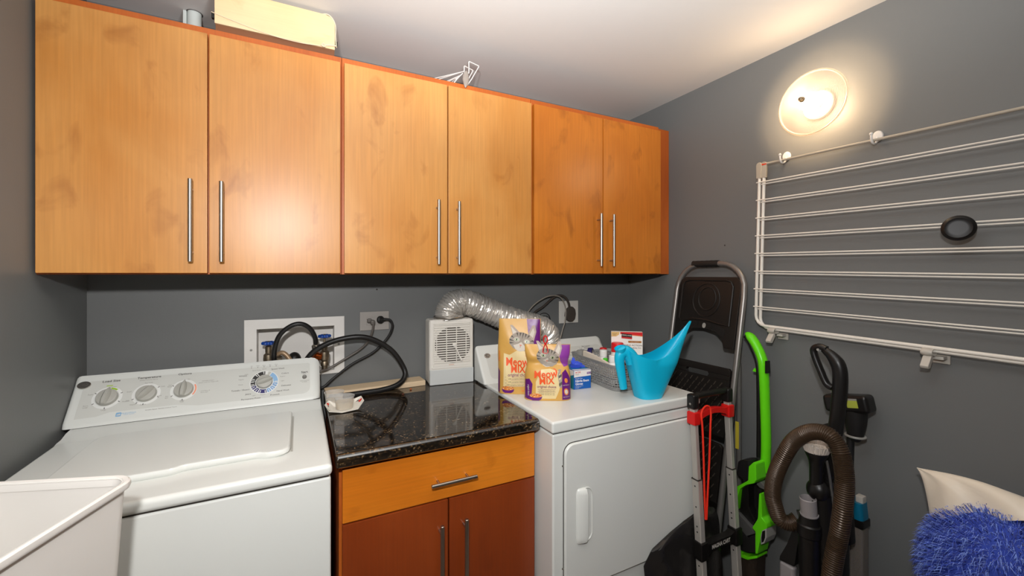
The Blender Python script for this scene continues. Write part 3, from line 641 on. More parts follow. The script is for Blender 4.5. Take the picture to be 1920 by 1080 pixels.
class Bag:
    def __init__(s, base, rot, wfun, dfun, H, lean, seed):
        s.base, s.H, s.w, s.d, s.lean = Vector(base), H, wfun, dfun, lean
        a = R(rot); s.u = Vector((math.cos(a), math.sin(a), 0)); s.n = Vector((math.sin(a), -math.cos(a), 0)); r_ = random.Random(seed)
        s.ph = [(r_.uniform(4, 12), r_.uniform(5, 16), r_.uniform(0, 6), r_.uniform(.0006, .0016)) for _ in range(6)]
    def pt(s, u, v, side=1, h=0):
        """u across, v up the front (side 1) or back (side -1)"""
        w_ = s.w(v); v = max(.001, v); x = (u - .5) * w_; q = abs(2 * u - 1); dep = s.d(v) * .5 * max(0, 1 - q ** 5) ** .5
        wr = sum(a * math.sin(f * u + g * v + p) for f, g, p, a in s.ph) * (1 - q ** 4) * min(1, v * 6)
        return s.base + s.u * (x + s.lean(v)[0]) + s.n * (side * (dep + wr + h) + s.lean(v)[1]) + Vector((0, 0, v * s.H))
    def mesh(s, nu=22, nv=34):
        m = MB(BAGY); loops = []
        for j in range(nv + 1):
            v = j / nv
            loops.append([s.pt(.5 - .5 * math.cos(math.pi * i / nu), v, 1) for i in range(nu)] + [s.pt(.5 + .5 * math.cos(math.pi * i / nu), v, -1) for i in range(nu)])
        m.loft(loops); return m
    def S(s, x, y, h): return s.pt(x, y, 1, h)
def kitten(m, S0, cx, cy, k, asp, hh):
    """a tabby kitten's face peeping out, in bag units; asp = height / width of the bag"""
    c, s_ = math.cos(-.22), math.sin(-.22)
    def S(x, y, h): return S0(cx + (x * c - y * s_) * k, cy + (x * s_ + y * c) * k / asp, h)
    def P_(mat, pts, h): m.use(mat); poly(m, S, pts, hh + h, 2)
    P_(FUR1, [(-.95, .05), (-.80, .38), (-.45, .62), (0, .68), (.45, .60), (.80, .36), (.98, 0), (.90, -.35), (.55, -.62), (0, -.72), (-.5, -.62), (-.88, -.34)], .0002)
    P_(EARP, [(-.80, .36), (-1.18, 1.02), (-1.0, 1.06), (-.30, .62)], .0003); P_(FURW, [(-.78, .40), (-1.08, .92), (-.55, .60)], .0004)
    P_(EARP, [(.34, .58), (.55, 1.35), (.76, 1.42), (.96, .95), (.92, .2)], .0003); P_(FURW, [(.5, .62), (.66, 1.2), (.84, .9), (.8, .45)], .0004)
    P_(FURW, [(-.55, -.40), (-.2, -.22), (0, -.05), (.2, -.22), (.55, -.40), (.3, -.68), (0, -.76), (-.3, -.68)], .0004)
    for pts in ([(-.06, .66), (0, .15), (.06, .66)], [(-.30, .62), (-.20, .30), (-.14, .64)], [(.14, .64), (.20, .30), (.30, .62)], [(-.56, .54), (-.36, .30), (-.42, .60)], [(.42, .60), (.36, .30), (.56, .54)],
                [(-.95, .02), (-.55, -.08), (-.93, -.12)], [(-.90, -.22), (-.52, -.22), (-.82, -.34)], [(.97, .0), (.55, -.08), (.95, -.14)], [(.92, -.24), (.52, -.22), (.84, -.38)], [(-.9, .18), (-.62, .14), (-.84, .30)], [(.92, .16), (.62, .14), (.84, .30)]):
        P_(FUR2, pts, .0006)
    for e in (-.40, .40):
        P_(FURW, ellipse(e, .06, .23, .17, 16), .0006); P_(EYEK, ellipse(e, .06, .175, .13, 16), .0008); P_(EYEG, ellipse(e, .06, .145, .108, 16), .0010); P_(EYEK, ellipse(e, .065, .065, .085, 14), .0012)
    P_(NOSE, [(-.10, -.26), (.10, -.26), (.04, -.36), (-.04, -.36)], .0008); P_(FUR2, [(-.012, -.36), (.012, -.36), (.012, -.48), (-.012, -.48)], .0008)
def pile(m, S, cx, cy, a, b, asp, seed, hh):
    r_ = random.Random(seed)
    m.use(PURP); poly(m, S, [(cx - a, cy), (cx + a, cy), (cx + a * .82, cy - b * .7), (cx + a * .5, cy - b), (cx - a * .5, cy - b), (cx - a * .82, cy - b * .7)], hh, 1)
    m.use(KIBO); poly(m, S, ellipse(cx, cy + b * .25, a * .95, b * .55, 18), hh + .0002, 1)
    m.use(paint('kibble_print_pale', (236, 190, 130), .6) if 'kibble_print_pale' not in bpy.data.materials else bpy.data.materials['kibble_print_pale'])
    for _ in range(12): poly(m, S, ellipse(cx + r_.uniform(-.75, .75) * a, cy + b * .25 + r_.uniform(-.35, .35) * b, a * .1, b * .12, 7), hh + .0005)
    m.use(paint('kibble_print_dark', (150, 74, 34), .6) if 'kibble_print_dark' not in bpy.data.materials else bpy.data.materials['kibble_print_dark'])
    for _ in range(9): poly(m, S, ellipse(cx + r_.uniform(-.75, .75) * a, cy + b * .25 + r_.uniform(-.35, .35) * b, a * .09, b * .11, 7), hh + .0006)
def grid(m, S, mat, pts, h, sub=3): m.use(mat); poly(m, S, pts, h, sub)

# tall bag, rear
B = Bag((.785, 1.477, .9304), -30, lambda v: .166 + .010 * math.exp(-((v - .55) / .2) ** 2) + .002 * math.sin(9 * v), lambda v: .074 * (1 - v ** 2.2) + .004, .292, lambda v: (.004 * v, -.004 * v), 2)
t = thing('cat_food_bag', (.785, 1.477, .9304), 'taller yellow cat food bag, upright behind the clipped bag on the dryer', 'pet food bag', 'cat food bags on the dryer')
B.mesh().build('bag_body', t, sharp=60)
m = MB(CREAMI); asp = .292 / .17; S = B.S
grid(m, S, CREAMI, [(.14, .10), (.96, .10), (.97, .50), (.80, .56), (.50, .60), (.28, .52), (.15, .54)], .0005)
grid(m, S, PURP, [(.665, .997), (.985, .997), (.985, .62), (.86, .60), (.76, .68), (.70, .82)], .0006)
grid(m, S, PURP, [(.012, .02), (.05, .01), (.055, .30), (.014, .34)], .0006, 2)
kitten(m, S, .55, .70, .30, asp, .0008)
m.use(ORNG)
text(m, S, 'Meow', .46, .425, .150, .0014, bold=.022, sub=1, sx=1.4); text(m, S, 'MIX', .48, .330, .140, .0014, bold=.022, sub=1, sx=1.4)
m.f([m.v(S(x, y, .0014)) for x, y in ((.70, .435), (.745, .44), (.74, .48), (.70, .505), (.63, .515), (.70, .485))])
m.use(MAUV); text(m, S, 'original choice', .50, .255, .058, .0012, bold=.012, sub=1, sx=1.5)
m.use(INK)
for y, a, b in ((.205, .20, .88), (.165, .20, .88), (.125, .20, .80)): text(m, S, 'with complete balanced nutrition', (a + b) / 2, y, .024, .0012, sx=1.75)
m.use(MAUV)
for y in (.225, .185, .145, .105): poly(m, S, [(.18, y), (.92, y), (.92, y + .003), (.18, y + .003)], .0012, 2)
pile(m, S, .25, .065, .15, .05, asp, 5, .001)
m.use(ORNG); text(m, S, 'NET WT 3.15 LB', .74, .045, .030, .0012, sx=1.6)
text(m, S, 'Meow', .045, .50, .055, .0012, rot=R(90))
m.build('printed_front', t)

# shorter bag, front, rolled and clipped
B = Bag((.842, 1.3515, .9304), -29, lambda v: .176 * (1 - .09 * math.exp(-((v - .66) / .13) ** 2)) - .006 * v + .012 * max(0, v - .7), lambda v: .070 * (1 - v ** 2.6) + .008 - .028 * math.exp(-((v - .66) / .08) ** 2), .205, lambda v: (.000, .010 * max(0, v - .6)), 9)
t = thing('cat_food_bag', (.842, 1.3515, .9304), 'shorter yellow cat food bag with the red clip, in front of the taller bag', 'pet food bag', 'cat food bags on the dryer')
bag2 = B
B.mesh().build('bag_body', t, sharp=60)
m = MB(CREAMI); asp = .205 / .176; S = B.S
grid(m, S, CREAMI, [(.24, .04), (.66, .04), (.74, .20), (.78, .40), (.76, .52), (.55, .57), (.35, .56), (.24, .34)], .0005)
grid(m, S, PURPL, [(.72, .995), (.985, .995), (.985, .62), (.88, .60), (.80, .70), (.75, .82)], .0006)
grid(m, S, PURP, [(.80, .02), (.985, .02), (.985, .38), (.90, .56), (.81, .50), (.80, .30)], .0006)
grid(m, S, PURP, [(.015, .03), (.14, .015), (.17, .30), (.10, .39), (.015, .37)], .0006)
grid(m, S, FUR1, [(.75, .24), (.80, .24), (.80, .56), (.74, .56), (.71, .45)], .0007, 1); grid(m, S, FUR2, [(.74, .26), (.80, .30), (.80, .35), (.73, .31)], .0009, 1); grid(m, S, FUR2, [(.73, .40), (.80, .44), (.80, .48), (.73, .45)], .0009, 1)
kitten(m, S, .50, .77, .27, asp, .0008)
m.use(ORNG); text(m, S, 'Meow', .45, .475, .185, .0014, bold=.022, sub=1, rot=.05, sx=1.1); text(m, S, 'MIX', .47, .355, .170, .0014, bold=.022, sub=1, rot=.04, sx=1.1)
m.f([m.v(S(x, y, .0014)) for x, y in ((.67, .50), (.71, .505), (.70, .545), (.665, .570), (.60, .58), (.665, .55))])
m.use(MAUV); text(m, S, 'original choice', .47, .255, .066, .0012, bold=.012, sub=1, sx=1.05)
for y in (.205, .165): poly(m, S, [(.28, y), (.66, y), (.66, y + .004), (.28, y + .004)], .0012, 2)
m.use(INK)
for y in (.185, .145, .115): text(m, S, 'complete nutrition for cats', .47, y, .028, .0012, sx=1.1)
pile(m, S, .24, .075, .14, .07, asp, 8, .001)
m.use(FURW); text(m, S, 'original choice', .085, .185, .055, .0012, rot=R(-88), bold=.01, sx=.62)
m.use(KIBO)
for y, k in ((.36, .035), (.16, .05)): poly(m, S, ellipse(.89, y, k, k * 1.3, 14, .4), .0010, 1)
m.use(FURW)
for y, k in ((.16, .032),): poly(m, S, ellipse(.89, y, k, k * 1.3, 14, .4), .0013, 1)
for y in (.28, .07): text(m, S, 'real chicken', .89, y, .03, .0012)
m.build('printed_front', t)
# wire clip on the rolled top
cx = bag2.pt(.45, 1.0); m = MB(paint('red_vinyl', (206, 22, 22), .35))
cl = [cx + bag2.u * a + bag2.n * .007 + Vector((0, 0, b)) for a, b in ((-.009, -.030), (.009, -.030), (.004, -.004), (-.004, .006), (-.007, .018), (-.003, .030), (.004, .030), (.008, .018), (.004, .006), (-.004, -.004))]
m.tube(cat_rom(cl, 5, True), .0019, 8, closed=True)
m.tube(cat_rom([p - bag2.n * .013 for p in cl], 5, True), .0019, 8, closed=True)
m.tube(cat_rom([cx + bag2.n * .007 + Vector((0, 0, .03)), cx + bag2.n * .0005 + Vector((0, 0, .034)), cx - bag2.n * .006 + Vector((0, 0, .03))], 5), .0019, 8)
tag(m.build('bag_clip', loc=tuple(cx - Vector((0, 0, .03)))), 'small red wire clip on the top of the shorter cat food bag', 'clip')

# ================================================================ glove box
t = thing('glove_box', (1.04, 1.44, .9304), 'small blue and white box of exam gloves on the dryer beside the grey basket', 'box')
M_ = Matrix.Translation((.996, 1.397, .9304)) @ Matrix.Rotation(R(-6), 4, 'Z')
gbx = MB(paint('box_blue', (18, 92, 176), .4)); gbx.M = M_; gbx.box(0, .0805, 0, .115, 0, .0775, .0012); gb = gbx.build('box_body', t)
def SG(x, y, h): return M_ @ Vector((x, -h, y))
m = MB(paint('box_white', (232, 226, 222), .45)); poly(m, SG, [(.001, .049), (.0795, .0525), (.0795, .077), (.001, .077)], .0005)
def SL(x, y, h): return M_ @ Vector((-h, x, y))
m.use(paint('box_teal', (18, 124, 150), .4)); poly(m, SL, [(.0, .001), (.114, .001), (.114, .0765), (.0, .0765)], .0005)
m.use(paint('box_white', (232, 226, 222), .45)); poly(m, SL, [(.0, .06), (.03, .05), (.05, .0765), (.0, .0765)], .0008)
def ST(x, y, h): return M_ @ Vector((x, y, .0775 + h))
m.use(paint('box_top_blue', (20, 120, 172), .4)); poly(m, ST, [(.002, .02), (.0785, .012), (.0785, .113), (.002, .113)], .0006); m.use(paint('box_white', (232, 226, 222), .45)); poly(m, ST, [(.001, .001), (.0795, .001), (.0795, .012), (.001, .02)], .0006)
m.use(paint('print_white2', (236, 236, 236), .5))
text(m, SG, 'Powder Free', .007, .0435, .0062, .0008, 'LEFT', .01); text(m, SG, 'Nitrile Exam', .007, .0335, .0125, .0008, 'LEFT', .03); text(m, SG, 'Gloves', .007, .0215, .0125, .0008, 'LEFT', .03)
for y, s_ in ((.0125, '100 single use latex free'), (.0085, 'one size fits most'), (.0045, 'non sterile')): text(m, SG, s_, .007, y, .0038, .0008, 'LEFT')
m.use(paint('print_red', (206, 30, 40), .5)); text(m, SG, 'CVS', .016, .0685, .0085, .0009, 'LEFT', .03); poly(m, SG, [(.0105, .0655), (.0135, .0685), (.0125, .0712), (.0105, .0702), (.0085, .0712), (.0075, .0685)], .0009)
m.use(INKG); text(m, SG, 'Health', .007, .0605, .0065, .0009, 'LEFT')
m.use(paint('print_violet', (112, 52, 132), .5)); poly(m, SG, [(.061, .059), (.0795, .060), (.0795, .068), (.061, .067)], .0009); m.use(paint('print_white2b', (236, 236, 236), .5)); text(m, SG, '100 CT', .070, .0635, .0055, .0012)
m.build('box_print', gb)
m = MB(paint('nitrile_blue', (66, 92, 214), .5)); rg = random.Random(4)
base = M_ @ Vector((.036, .045, .078))
m.ball(base + Vector((0, 0, .012)), (.024, .02, .013), 16, 8, lambda d: 1 + .25 * math.sin(4 * d.x + 7 * d.y + 3 * d.z))
for k, (dx, dy, hz_) in enumerate(((-.022, 0, .034), (-.010, .008, .046), (.004, -.006, .032), (.022, .0, .012), (.034, -.006, .004))):
    m.tube(cat_rom([base + Vector((dx * .3, dy * .3, .010)), base + Vector((dx * .8, dy, hz_ * .75)), base + Vector((dx * 1.15, dy * 1.3, max(.004, hz_ - .006)))], 4), [.009, .0085, .008, .0078, .0075, .007, .0062, .0055, .003], 8, flat=.55)
tag(m.build('nitrile_glove', loc=tuple(base)), 'bright blue glove pulled halfway out of the glove box', 'glove')
t = thing('snack_packet', (.975, 1.455, .9304), 'small green and orange packet squeezed between the clipped bag and the glove box', 'packet')
m = MB(paint('packet_green', (40, 140, 60), .4)); m.M = Matrix.Translation((.958, 1.452, .9304)) @ Matrix.Rotation(R(-20), 4, 'Z'); m.box(0, .030, 0, .018, 0, .0635, .002); o = m.build('packet_body', t)
m = MB(paint('packet_orange', (230, 92, 30), .4)); m.M = Matrix.Translation((.958, 1.452, .9304)) @ Matrix.Rotation(R(-20), 4, 'Z'); m.box(.001, .029, -.0012, .001, .012, .046); m.use(paint('packet_white', (240, 236, 230), .5)); m.box(.016, .022, -.002, -.001, .02, .038); m.build('packet_print', o)

# ================================================================ woven basket and what is in it
GB = paint('basket_grey', (142, 142, 140), .45)
bw, bd, bh = .235, .350, .105; bc = Vector((1.2445, 1.449, .9304)); ba = R(-4)
def BF(x, y, z): return Vector((bc.x + x * math.cos(ba) - y * math.sin(ba), bc.y + x * math.sin(ba) + y * math.cos(ba), bc.z + z))
def bper(k, z): # the outline at height z, slightly flared
    g = 1 + .10 * (z / bh - 1) * .6; return [BF(x, y, z) for x, y in rrect((bw) * g * k, (bd) * (1 - .05 * (1 - z / bh)) * k, .035 * g, 6)]
t = thing('woven_basket', tuple(bc), 'grey plastic woven basket full of bottles on the dryer', 'basket')
m = MB(GB); m.loft([bper(.985, .0005), bper(1, .004), bper(1.0, .010), bper(.975, .010), bper(.95, .004)], True, True); m.build('basket_base', t)
m = MB(GB); rows = 9
def dense(z, k, n=100):
    p = bper(k, z); L = [0.0]
    for i in range(len(p)): L.append(L[-1] + (p[(i + 1) % len(p)] - p[i]).length)
    out = []; j = 0
    for q in range(n):
        s_ = L[-1] * q / n
        while L[j + 1] < s_: j += 1
        f = (s_ - L[j]) / (L[j + 1] - L[j]); out.append(p[j].lerp(p[(j + 1) % len(p)], f))
    return out
NS = 100
for r_ in range(rows):
    z = .0135 + r_ * .0098
    loop = []; base_ = dense(z, 1.0, NS * 2); cen = BF(0, 0, z)
    for i, p in enumerate(base_):
        d = (p - cen); d.z = 0; d.normalize(); loop.append(p + d * (.0011 * (1 if ((i // 2 + r_) % 2) else -1)))
    m.tube(loop, .0024, 6, closed=True, flat=.5, up=(0, 0, 1))
m.build('weave_bands', t)
m = MB(GB); lo, hi = dense(.008, 1.0, NS), dense(bh - .008, 1.0, NS)
for a, b in zip(lo, hi):
    d = (a - BF(0, 0, .008)); d.z = 0; d.normalize(); m.tube([a, b], .0018, 4, flat=1, up=d)
o = m.build('weave_slats', t)
m = MB(GB)
m.loft([bper(.992, bh - .010), bper(1.012, bh - .010), bper(1.026, bh - .003), bper(1.024, bh), bper(1.0, bh + .0005), bper(.985, bh - .002), bper(.985, bh - .010)], False, False); m.build('rim', t)
BW = paint('bottle_white', (232, 230, 226), .35); REDC = paint('cap_red', (206, 24, 28), .4)
def bottle(x, y, z0, r, h, capcol, label, lean=(0, 0), capr=.8, lab=None):
    p = BF(x, y, z0); t = thing('pill_bottle', tuple(p), label, 'bottle', 'white bottles in the basket')
    ax = Vector((lean[0], lean[1], 1)).normalized()
    MB(BW).lathe([(r * .9, 0), (r, .003), (r, h * .62), (r * .92, h * .69), (r * capr * .9, h * .74), (r * capr * .9, h * .78)], p, ax, 28).build('bottle_body', t)
    c = MB(capcol); nn = 40; pf = []
    u = ax.orthogonal().normalized(); w_ = ax.cross(u)
    for hh, k in ((h * .77, 1), (h * .96, 1), (h * .985, .96), (h, .88)):
        pf.append([p + ax * hh + (u * math.cos(2 * math.pi * i / nn) + w_ * math.sin(2 * math.pi * i / nn)) * (r * capr * k * (1 + (.02 if i % 2 and k == 1 else 0))) for i in range(nn)])
    c.loft(pf); c.build('cap', t)
bottle(-.042, .012, .011, .021, .124, BW, 'white ribbed-cap bottle beside the dark blue tape roll in the basket')
bottle(-.060, -.082, .011, .023, .118, BW, 'low white bottle just above the amber pouch in the basket', capr=.75)
bottle(-.022, -.062, .011, .029, .166, REDC, 'big white bottle with a wide red cap in front of the carton', capr=.9)
bottle(-.012, .055, .011, .020, .124, REDC, 'small bottle with a red cap between the white bottles in the basket')
p = BF(-.052, .088, .100); t = thing('tape_roll', tuple(BF(-.036, .105, .011)), 'dark blue roll of tape standing on edge in the basket', 'tape')
ax = (.62, -.72, .1); m = MB(paint('tape_navy', (38, 34, 92), .3)); m.lathe([(.021, -.010), (.031, -.0102), (.033, -.009), (.033, .009), (.031, .0102), (.021, .010)], p - Vector(ax) * .004, ax, 36, False, False); m.build('tape_band', t)
m = MB(paint('tape_core', (196, 188, 180), .6)); m.lathe([(.021, -.0105), (.0175, -.0105), (.0175, .0105), (.021, .0105)], p - Vector(ax) * .004, ax, 36, False, False); m.build('tape_core', t)
# cloth-like envelope along the near long side
m = MB(paint('canvas_beige', (214, 202, 186), .7, bump=.3, bscale=300)); a, b = BF(-.098, .085, .045), BF(-.085, -.128, .040)
loops = []
for k in range(9):
    f = k / 8; q = a.lerp(b, f); up = .076 - .028 * f + .004 * math.sin(5 * f); th = .0045 + .002 * math.sin(9 * f + 1)
    d = Vector((.99, -.06, 0)); loops.append([q - d * th, q + d * th, q + d * (th + .005 + .012 * f) + Vector((0, 0, up)), q + d * (.003 + .012 * f) + Vector((0, 0, up + .003)), q + d * (-th + .004 + .01 * f) + Vector((0, 0, up))])
m.loft(loops); tag(m.build('canvas_pouch', loc=tuple(BF(-.09, -.02, .04))), 'flat beige pouch standing along the long side of the basket', 'pouch')
m = MB(paint('amber_foil', (150, 84, 28), .3, .3, bump=.4, bscale=60)); q = BF(-.045, -.137, .040)
m.M = Matrix.Translation(q) @ Matrix.Rotation(ba + R(6), 4, 'Z'); m.box(-.030, .032, -.008, .008, 0, .070, .004); m.M = Matrix(); tag(m.build('amber_pouch', loc=tuple(q)), 'amber brown foil pouch in the near corner of the basket', 'pouch')
m = MB(paint('lime_cap', (70, 190, 40), .4)); q = BF(-.066, -.036, .011); m.lathe([(.011, 0), (.011, .094), (.008, .098)], q, (0, 0, 1), 18); m.use(BW); m.lathe([(.012, 0), (.012, .06)], q, (0, 0, 1), 18); tag(m.build('lime_tube', loc=tuple(q)), 'thin tube with a bright green end among the white bottles in the basket', 'tube')
m = MB(GREYP); q = BF(-.082, .130, .011); m.M = Matrix.Translation(q) @ Matrix.Rotation(R(20), 4, 'Z'); m.box(-.018, .018, -.014, .014, 0, .108, .006); m.M = Matrix(); tag(m.build('grey_case', loc=tuple(q)), 'grey plastic case in the far left corner of the basket', 'case')
# tall carton
q = BF(.036, -.050, .011); M_ = Matrix.Translation(q) @ Matrix.Rotation(R(-38), 4, 'Z')
t = thing('supplement_carton', tuple(q), 'tall white carton with a red top stripe standing at the back of the basket', 'carton')
m = MB(paint('carton_white2', (236, 230, 222), .5)); m.M = M_; m.box(-.066, .066, -.014, .014, 0, .2085, .001); cb = m.build('carton_body', t)
def SC_(x, y, h): return M_ @ Vector((x * 1.27, -.014 - h, y * 1.03 + .0255))
m = MB(REDC); poly(m, SC_, [(-.022, .1775), (.0515, .1775), (.0515, .163), (-.022, .170)], .0005)
m.use(paint('carton_gold', (214, 176, 110), .5)); poly(m, SC_, [(-.0515, .1775), (-.024, .1775), (-.026, .166), (-.036, .158), (-.0515, .157)], .0005)
m.use(paint('carton_amber', (230, 120, 40), .5)); poly(m, SC_, [(-.022, .170), (.0515, .163), (.0515, .160), (-.022, .168)], .0006)
m.use(EYEK); poly(m, SC_, [(-.018, .172), (.017, .168), (.017, .152), (-.018, .155)], .0009); m.use(paint('carton_red2', (190, 30, 30), .5)); poly(m, SC_, [(-.018, .158), (.017, .155), (.017, .148), (-.018, .151)], .0011)
m.use(FURW); text(m, SC_, 'KIRKLAND', -.0005, .1635, .0072, .0014, bold=.02, rot=-.10)
m.use(paint('carton_bronze', (168, 106, 40), .5)); poly(m, SC_, rrect(.044, .0085, .003, 3, .026, .137), .0008); m.use(FURW); text(m, SC_, 'joint support', .026, .137, .005, .0012)
m.use(INK); text(m, SC_, 'TRIPLE ACTION', .018, .122, .0092, .0008, bold=.005); text(m, SC_, 'JOINT HEALTH', .018, .111, .0085, .0008); text(m, SC_, 'VALUE', -.042, .170, .005, .0009); text(m, SC_, 'SIZE', -.042, .164, .005, .0009)
m.build('carton_print', cb)

# ================================================================ turquoise watering jug
t = thing('watering_jug', (1.197, 1.193, .9304), 'turquoise plastic watering jug with a long open spout, near the front edge of the dryer', 'watering jug')
TQ = paint('turquoise_plastic', (10, 178, 214), .38)
jc = Vector((1.197, 1.193, .9304)); ja = R(-10)
def J(x, y, z): return jc + Vector((x * math.cos(ja) - y * math.sin(ja), x * math.sin(ja) + y * math.cos(ja), z))
m = MB(TQ); NT, NZ = 56, 18
def jpt(k, f, inner=0):
    a = 2 * math.pi * k / NT; c, s_ = math.cos(a), math.sin(a); cp, cm = max(0, c), max(0, -c)
    sq = (abs(c) ** 3 + abs(s_) ** 3) ** (-1 / 3)
    bx, by = .049 * c * sq, .043 * s_ * sq
    zt = .150 + .134 * cp ** 2.4 + .040 * cm ** 2.0
    z = f * zt; g = min(1, z / .15)
    x = bx * (1 + (.54 if c > 0 else .26) * z / .049); y = by * (1 + .42 * g)
    if cp > 0: y *= 1 - .80 * max(0, min(1, (z - .13) / .154)) ** .9
    if inner: x *= .955; y *= .955; z = max(z, .003)
    return J(x, y, z)
out_ = [[jpt(k, j / NZ) for k in range(NT)] for j in range(NZ + 1)]; inn = [[jpt(k, j / NZ, 1) for k in range(NT)] for j in range(NZ, -1, -1)]
m.loft(out_ + inn, True, True); m.build('jug_body', t, sharp=50)
m = MB(TQ)
P = cat_rom([J(-.066, .0, .140), J(-.082, 0, .166), J(-.103, 0, .178), J(-.121, 0, .166), J(-.123, 0, .135), J(-.115, 0, .090), J(-.106, 0, .038)], 6)
n = len(P); rr = [.030 - .016 * (k / (n - 1)) ** .8 for k in range(n)]
m.tube(P, rr, 18, flat=.85)
m.build('jug_handle', t, sharp=50)
m = MB(TQ); m.lathe([(.001, 0), (.017, .001), (.020, .008), (.022, .020), (.0205, .021), (.018, .010), (.001, .006)], J(-.116, 0, .176), (-.35, -.05, .9), 24, False, False); m.build('handle_lip', t)
# ================================================================ on top of the wall cupboards
t = thing('plywood_box', (-.06, 1.66, 2.1625), 'pale plywood box tied with string on top of the wall cupboards', 'wooden box')
m = MB(PLY); S = Frame((0, 1.585, 0), (1, 0, 0), (0, 0, 1))
bo = [(-.236, 2.186), (.111, 2.186), (.111, 2.272)] + [(.111 - .030 + .030 * math.cos(R(a)), 2.272 + .030 * math.sin(R(a))) for a in (30, 60, 90)] + [(-.236, 2.302)]
m.prism(bo, (0, 1.580, 0), (1, 0, 0), (0, 0, 1), (0, 1, 0), .21, .0015); m.build('box_body', t)
m = MB(BROWNW); m.box(-.2335, .1095, 1.583, 1.79, 2.1625, 2.1855, .001); m.build('base_board', t)
STR = paint('cream_string', (222, 204, 176), .7)
P = cat_rom([(-.243, 1.588, 2.222), (-.236, 1.5785, 2.215), (-.16, 1.578, 2.199), (-.08, 1.578, 2.186), (0, 1.578, 2.183), (.06, 1.578, 2.188), (.105, 1.5775, 2.197), (.118, 1.585, 2.20)], 8)
m = MB(STR); m.tube(P, .0012, 6); m.build('string', t)
m = MB(STR); m.tube(cat_rom([(.068, 1.5775, 2.191), (.074, 1.572, 2.196), (.080, 1.5775, 2.189), (.074, 1.573, 2.186), (.068, 1.5775, 2.191), (.09, 1.5755, 2.196), (.114, 1.578, 2.199)], 6), .0022, 6); m.build('knot', t)
P = cat_rom([(.116, 1.587, 2.198), (.1135, 1.584, 2.235), (.1135, 1.584, 2.270), (.104, 1.582, 2.293), (.086, 1.580, 2.3035), (.06, 1.60, 2.3035), (.0, 1.68, 2.3035)], 8)
m = MB(STR); m.tube(P, .0019, 8); m.build('cord_loop', t)
for x in (-.2405, .1155):
    m = MB(BLACKM); m.box(x - .0045, x + .0045, 1.586, 1.600, 2.204, 2.220, .001); m.build('hook', t)
t = thing('vent_pipe', (-.328, 1.80, 2.1625), 'white pipe stub running from the cupboard top into the ceiling', 'pipe')
PW = paint('pipe_white', (210, 216, 212), .45)
MB(PW).lathe([(.0205, 0), (.0205, CZ - 2.1625 - .001)], (-.326, 1.80, 2.1625), (0, 0, 1), 28).build('pipe', t)
MB(PW).box(-.357, -.3465, 1.79, 1.81, 2.1625, CZ - .001, .002).build('side_channel', t)
MB(paint('cut_edge', (60, 54, 50), .8)).lathe([(.024, 0), (.024, .0012), (.0205, .0012)], (-.326, 1.80, CZ - .0022), (0, 0, 1), 28, False, False).build('ceiling_cut', t)
# white coated wire rack, lying tilted
t = thing('wire_rack', (.58, 1.68, 2.1625), 'small white coated wire rack lying tilted on the middle wall cupboard', 'wire rack')
WW = paint('white_coated_wire', (236, 232, 226), .4)
pr_ = [((.612, 1.615), 2.2365), ((.601, 1.605), 2.2285), ((.588, 1.595), 2.2090), ((.583, 1.592), 2.2045)]
m = MB(WW)
ends = [(.607, 1.620, 2.2385), (.600, 1.612, 2.2330), (.588, 1.603, 2.2125), (.583, 1.599, 2.2080), (.566, 1.592, 2.190), (.560, 1.590, 2.1855)]
starts = [(.478, 1.785, 2.2385), (.496, 1.785, 2.2345), (.510, 1.785, 2.2135), (.522, 1.785, 2.2095), (.532, 1.785, 2.191), (.540, 1.785, 2.187)]
for k in range(0, 6): 
    w_ = MB(WW); w_.rod(starts[k], ends[k], .0019, 8); w_.build('wire', t)
m = MB(WW); m.tube(cat_rom([(.550, 1.588, 2.165), (.570, 1.596, 2.193), (.588, 1.603, 2.214), (.594, 1.607, 2.222)], 3), .0022, 8); m.build('end_wire', t)
def bent(pts): 
    w_ = MB(WW); w_.tube(pts, .0021, 8); return w_.build('bent_wire', t)
bent([(.604, 1.615, 2.2340), (.604, 1.615, 2.2560), (.6055, 1.616, 2.2585), (.650, 1.637, 2.2600), (.6515, 1.638, 2.258), (.612, 1.622, 2.186), (.600, 1.617, 2.165)])
bent([(.597, 1.598, 2.2215), (.606, 1.590, 2.2175), (.613, 1.588, 2.2185), (.614, 1.588, 2.2215), (.614, 1.588, 2.2650), (.616, 1.589, 2.267), (.664, 1.606, 2.2675), (.665, 1.607, 2.264), (.630, 1.600, 2.202), (.606, 1.596, 2.165)])
m = MB(sheer('cloudy_bag', (196, 186, 176), .25, .2, .35)); rb = random.Random(5)
lo = []
for k, (z, w_, d) in enumerate(((2.143, .001, .0008), (2.150, .006, .003), (2.160, .0105, .006), (2.175, .0135, .008), (2.192, .012, .007), (2.204, .008, .005), (2.212, .003, .002))):
    lo.append([(.594 + .001 * k - .006 + w_ * math.cos(a) + rb.uniform(-.001, .001), 1.5685 - .010 + .004 * (k > 2) + d * math.sin(a), z) for a in (2 * math.pi * i / 12 for i in range(12))])
m.loft(lo); tag(m.build('plastic_wrap', loc=(.59, 1.56, 2.143)), 'crumpled cloudy plastic wrap hanging from the white wire rack over the cupboard edge', 'plastic wrap')

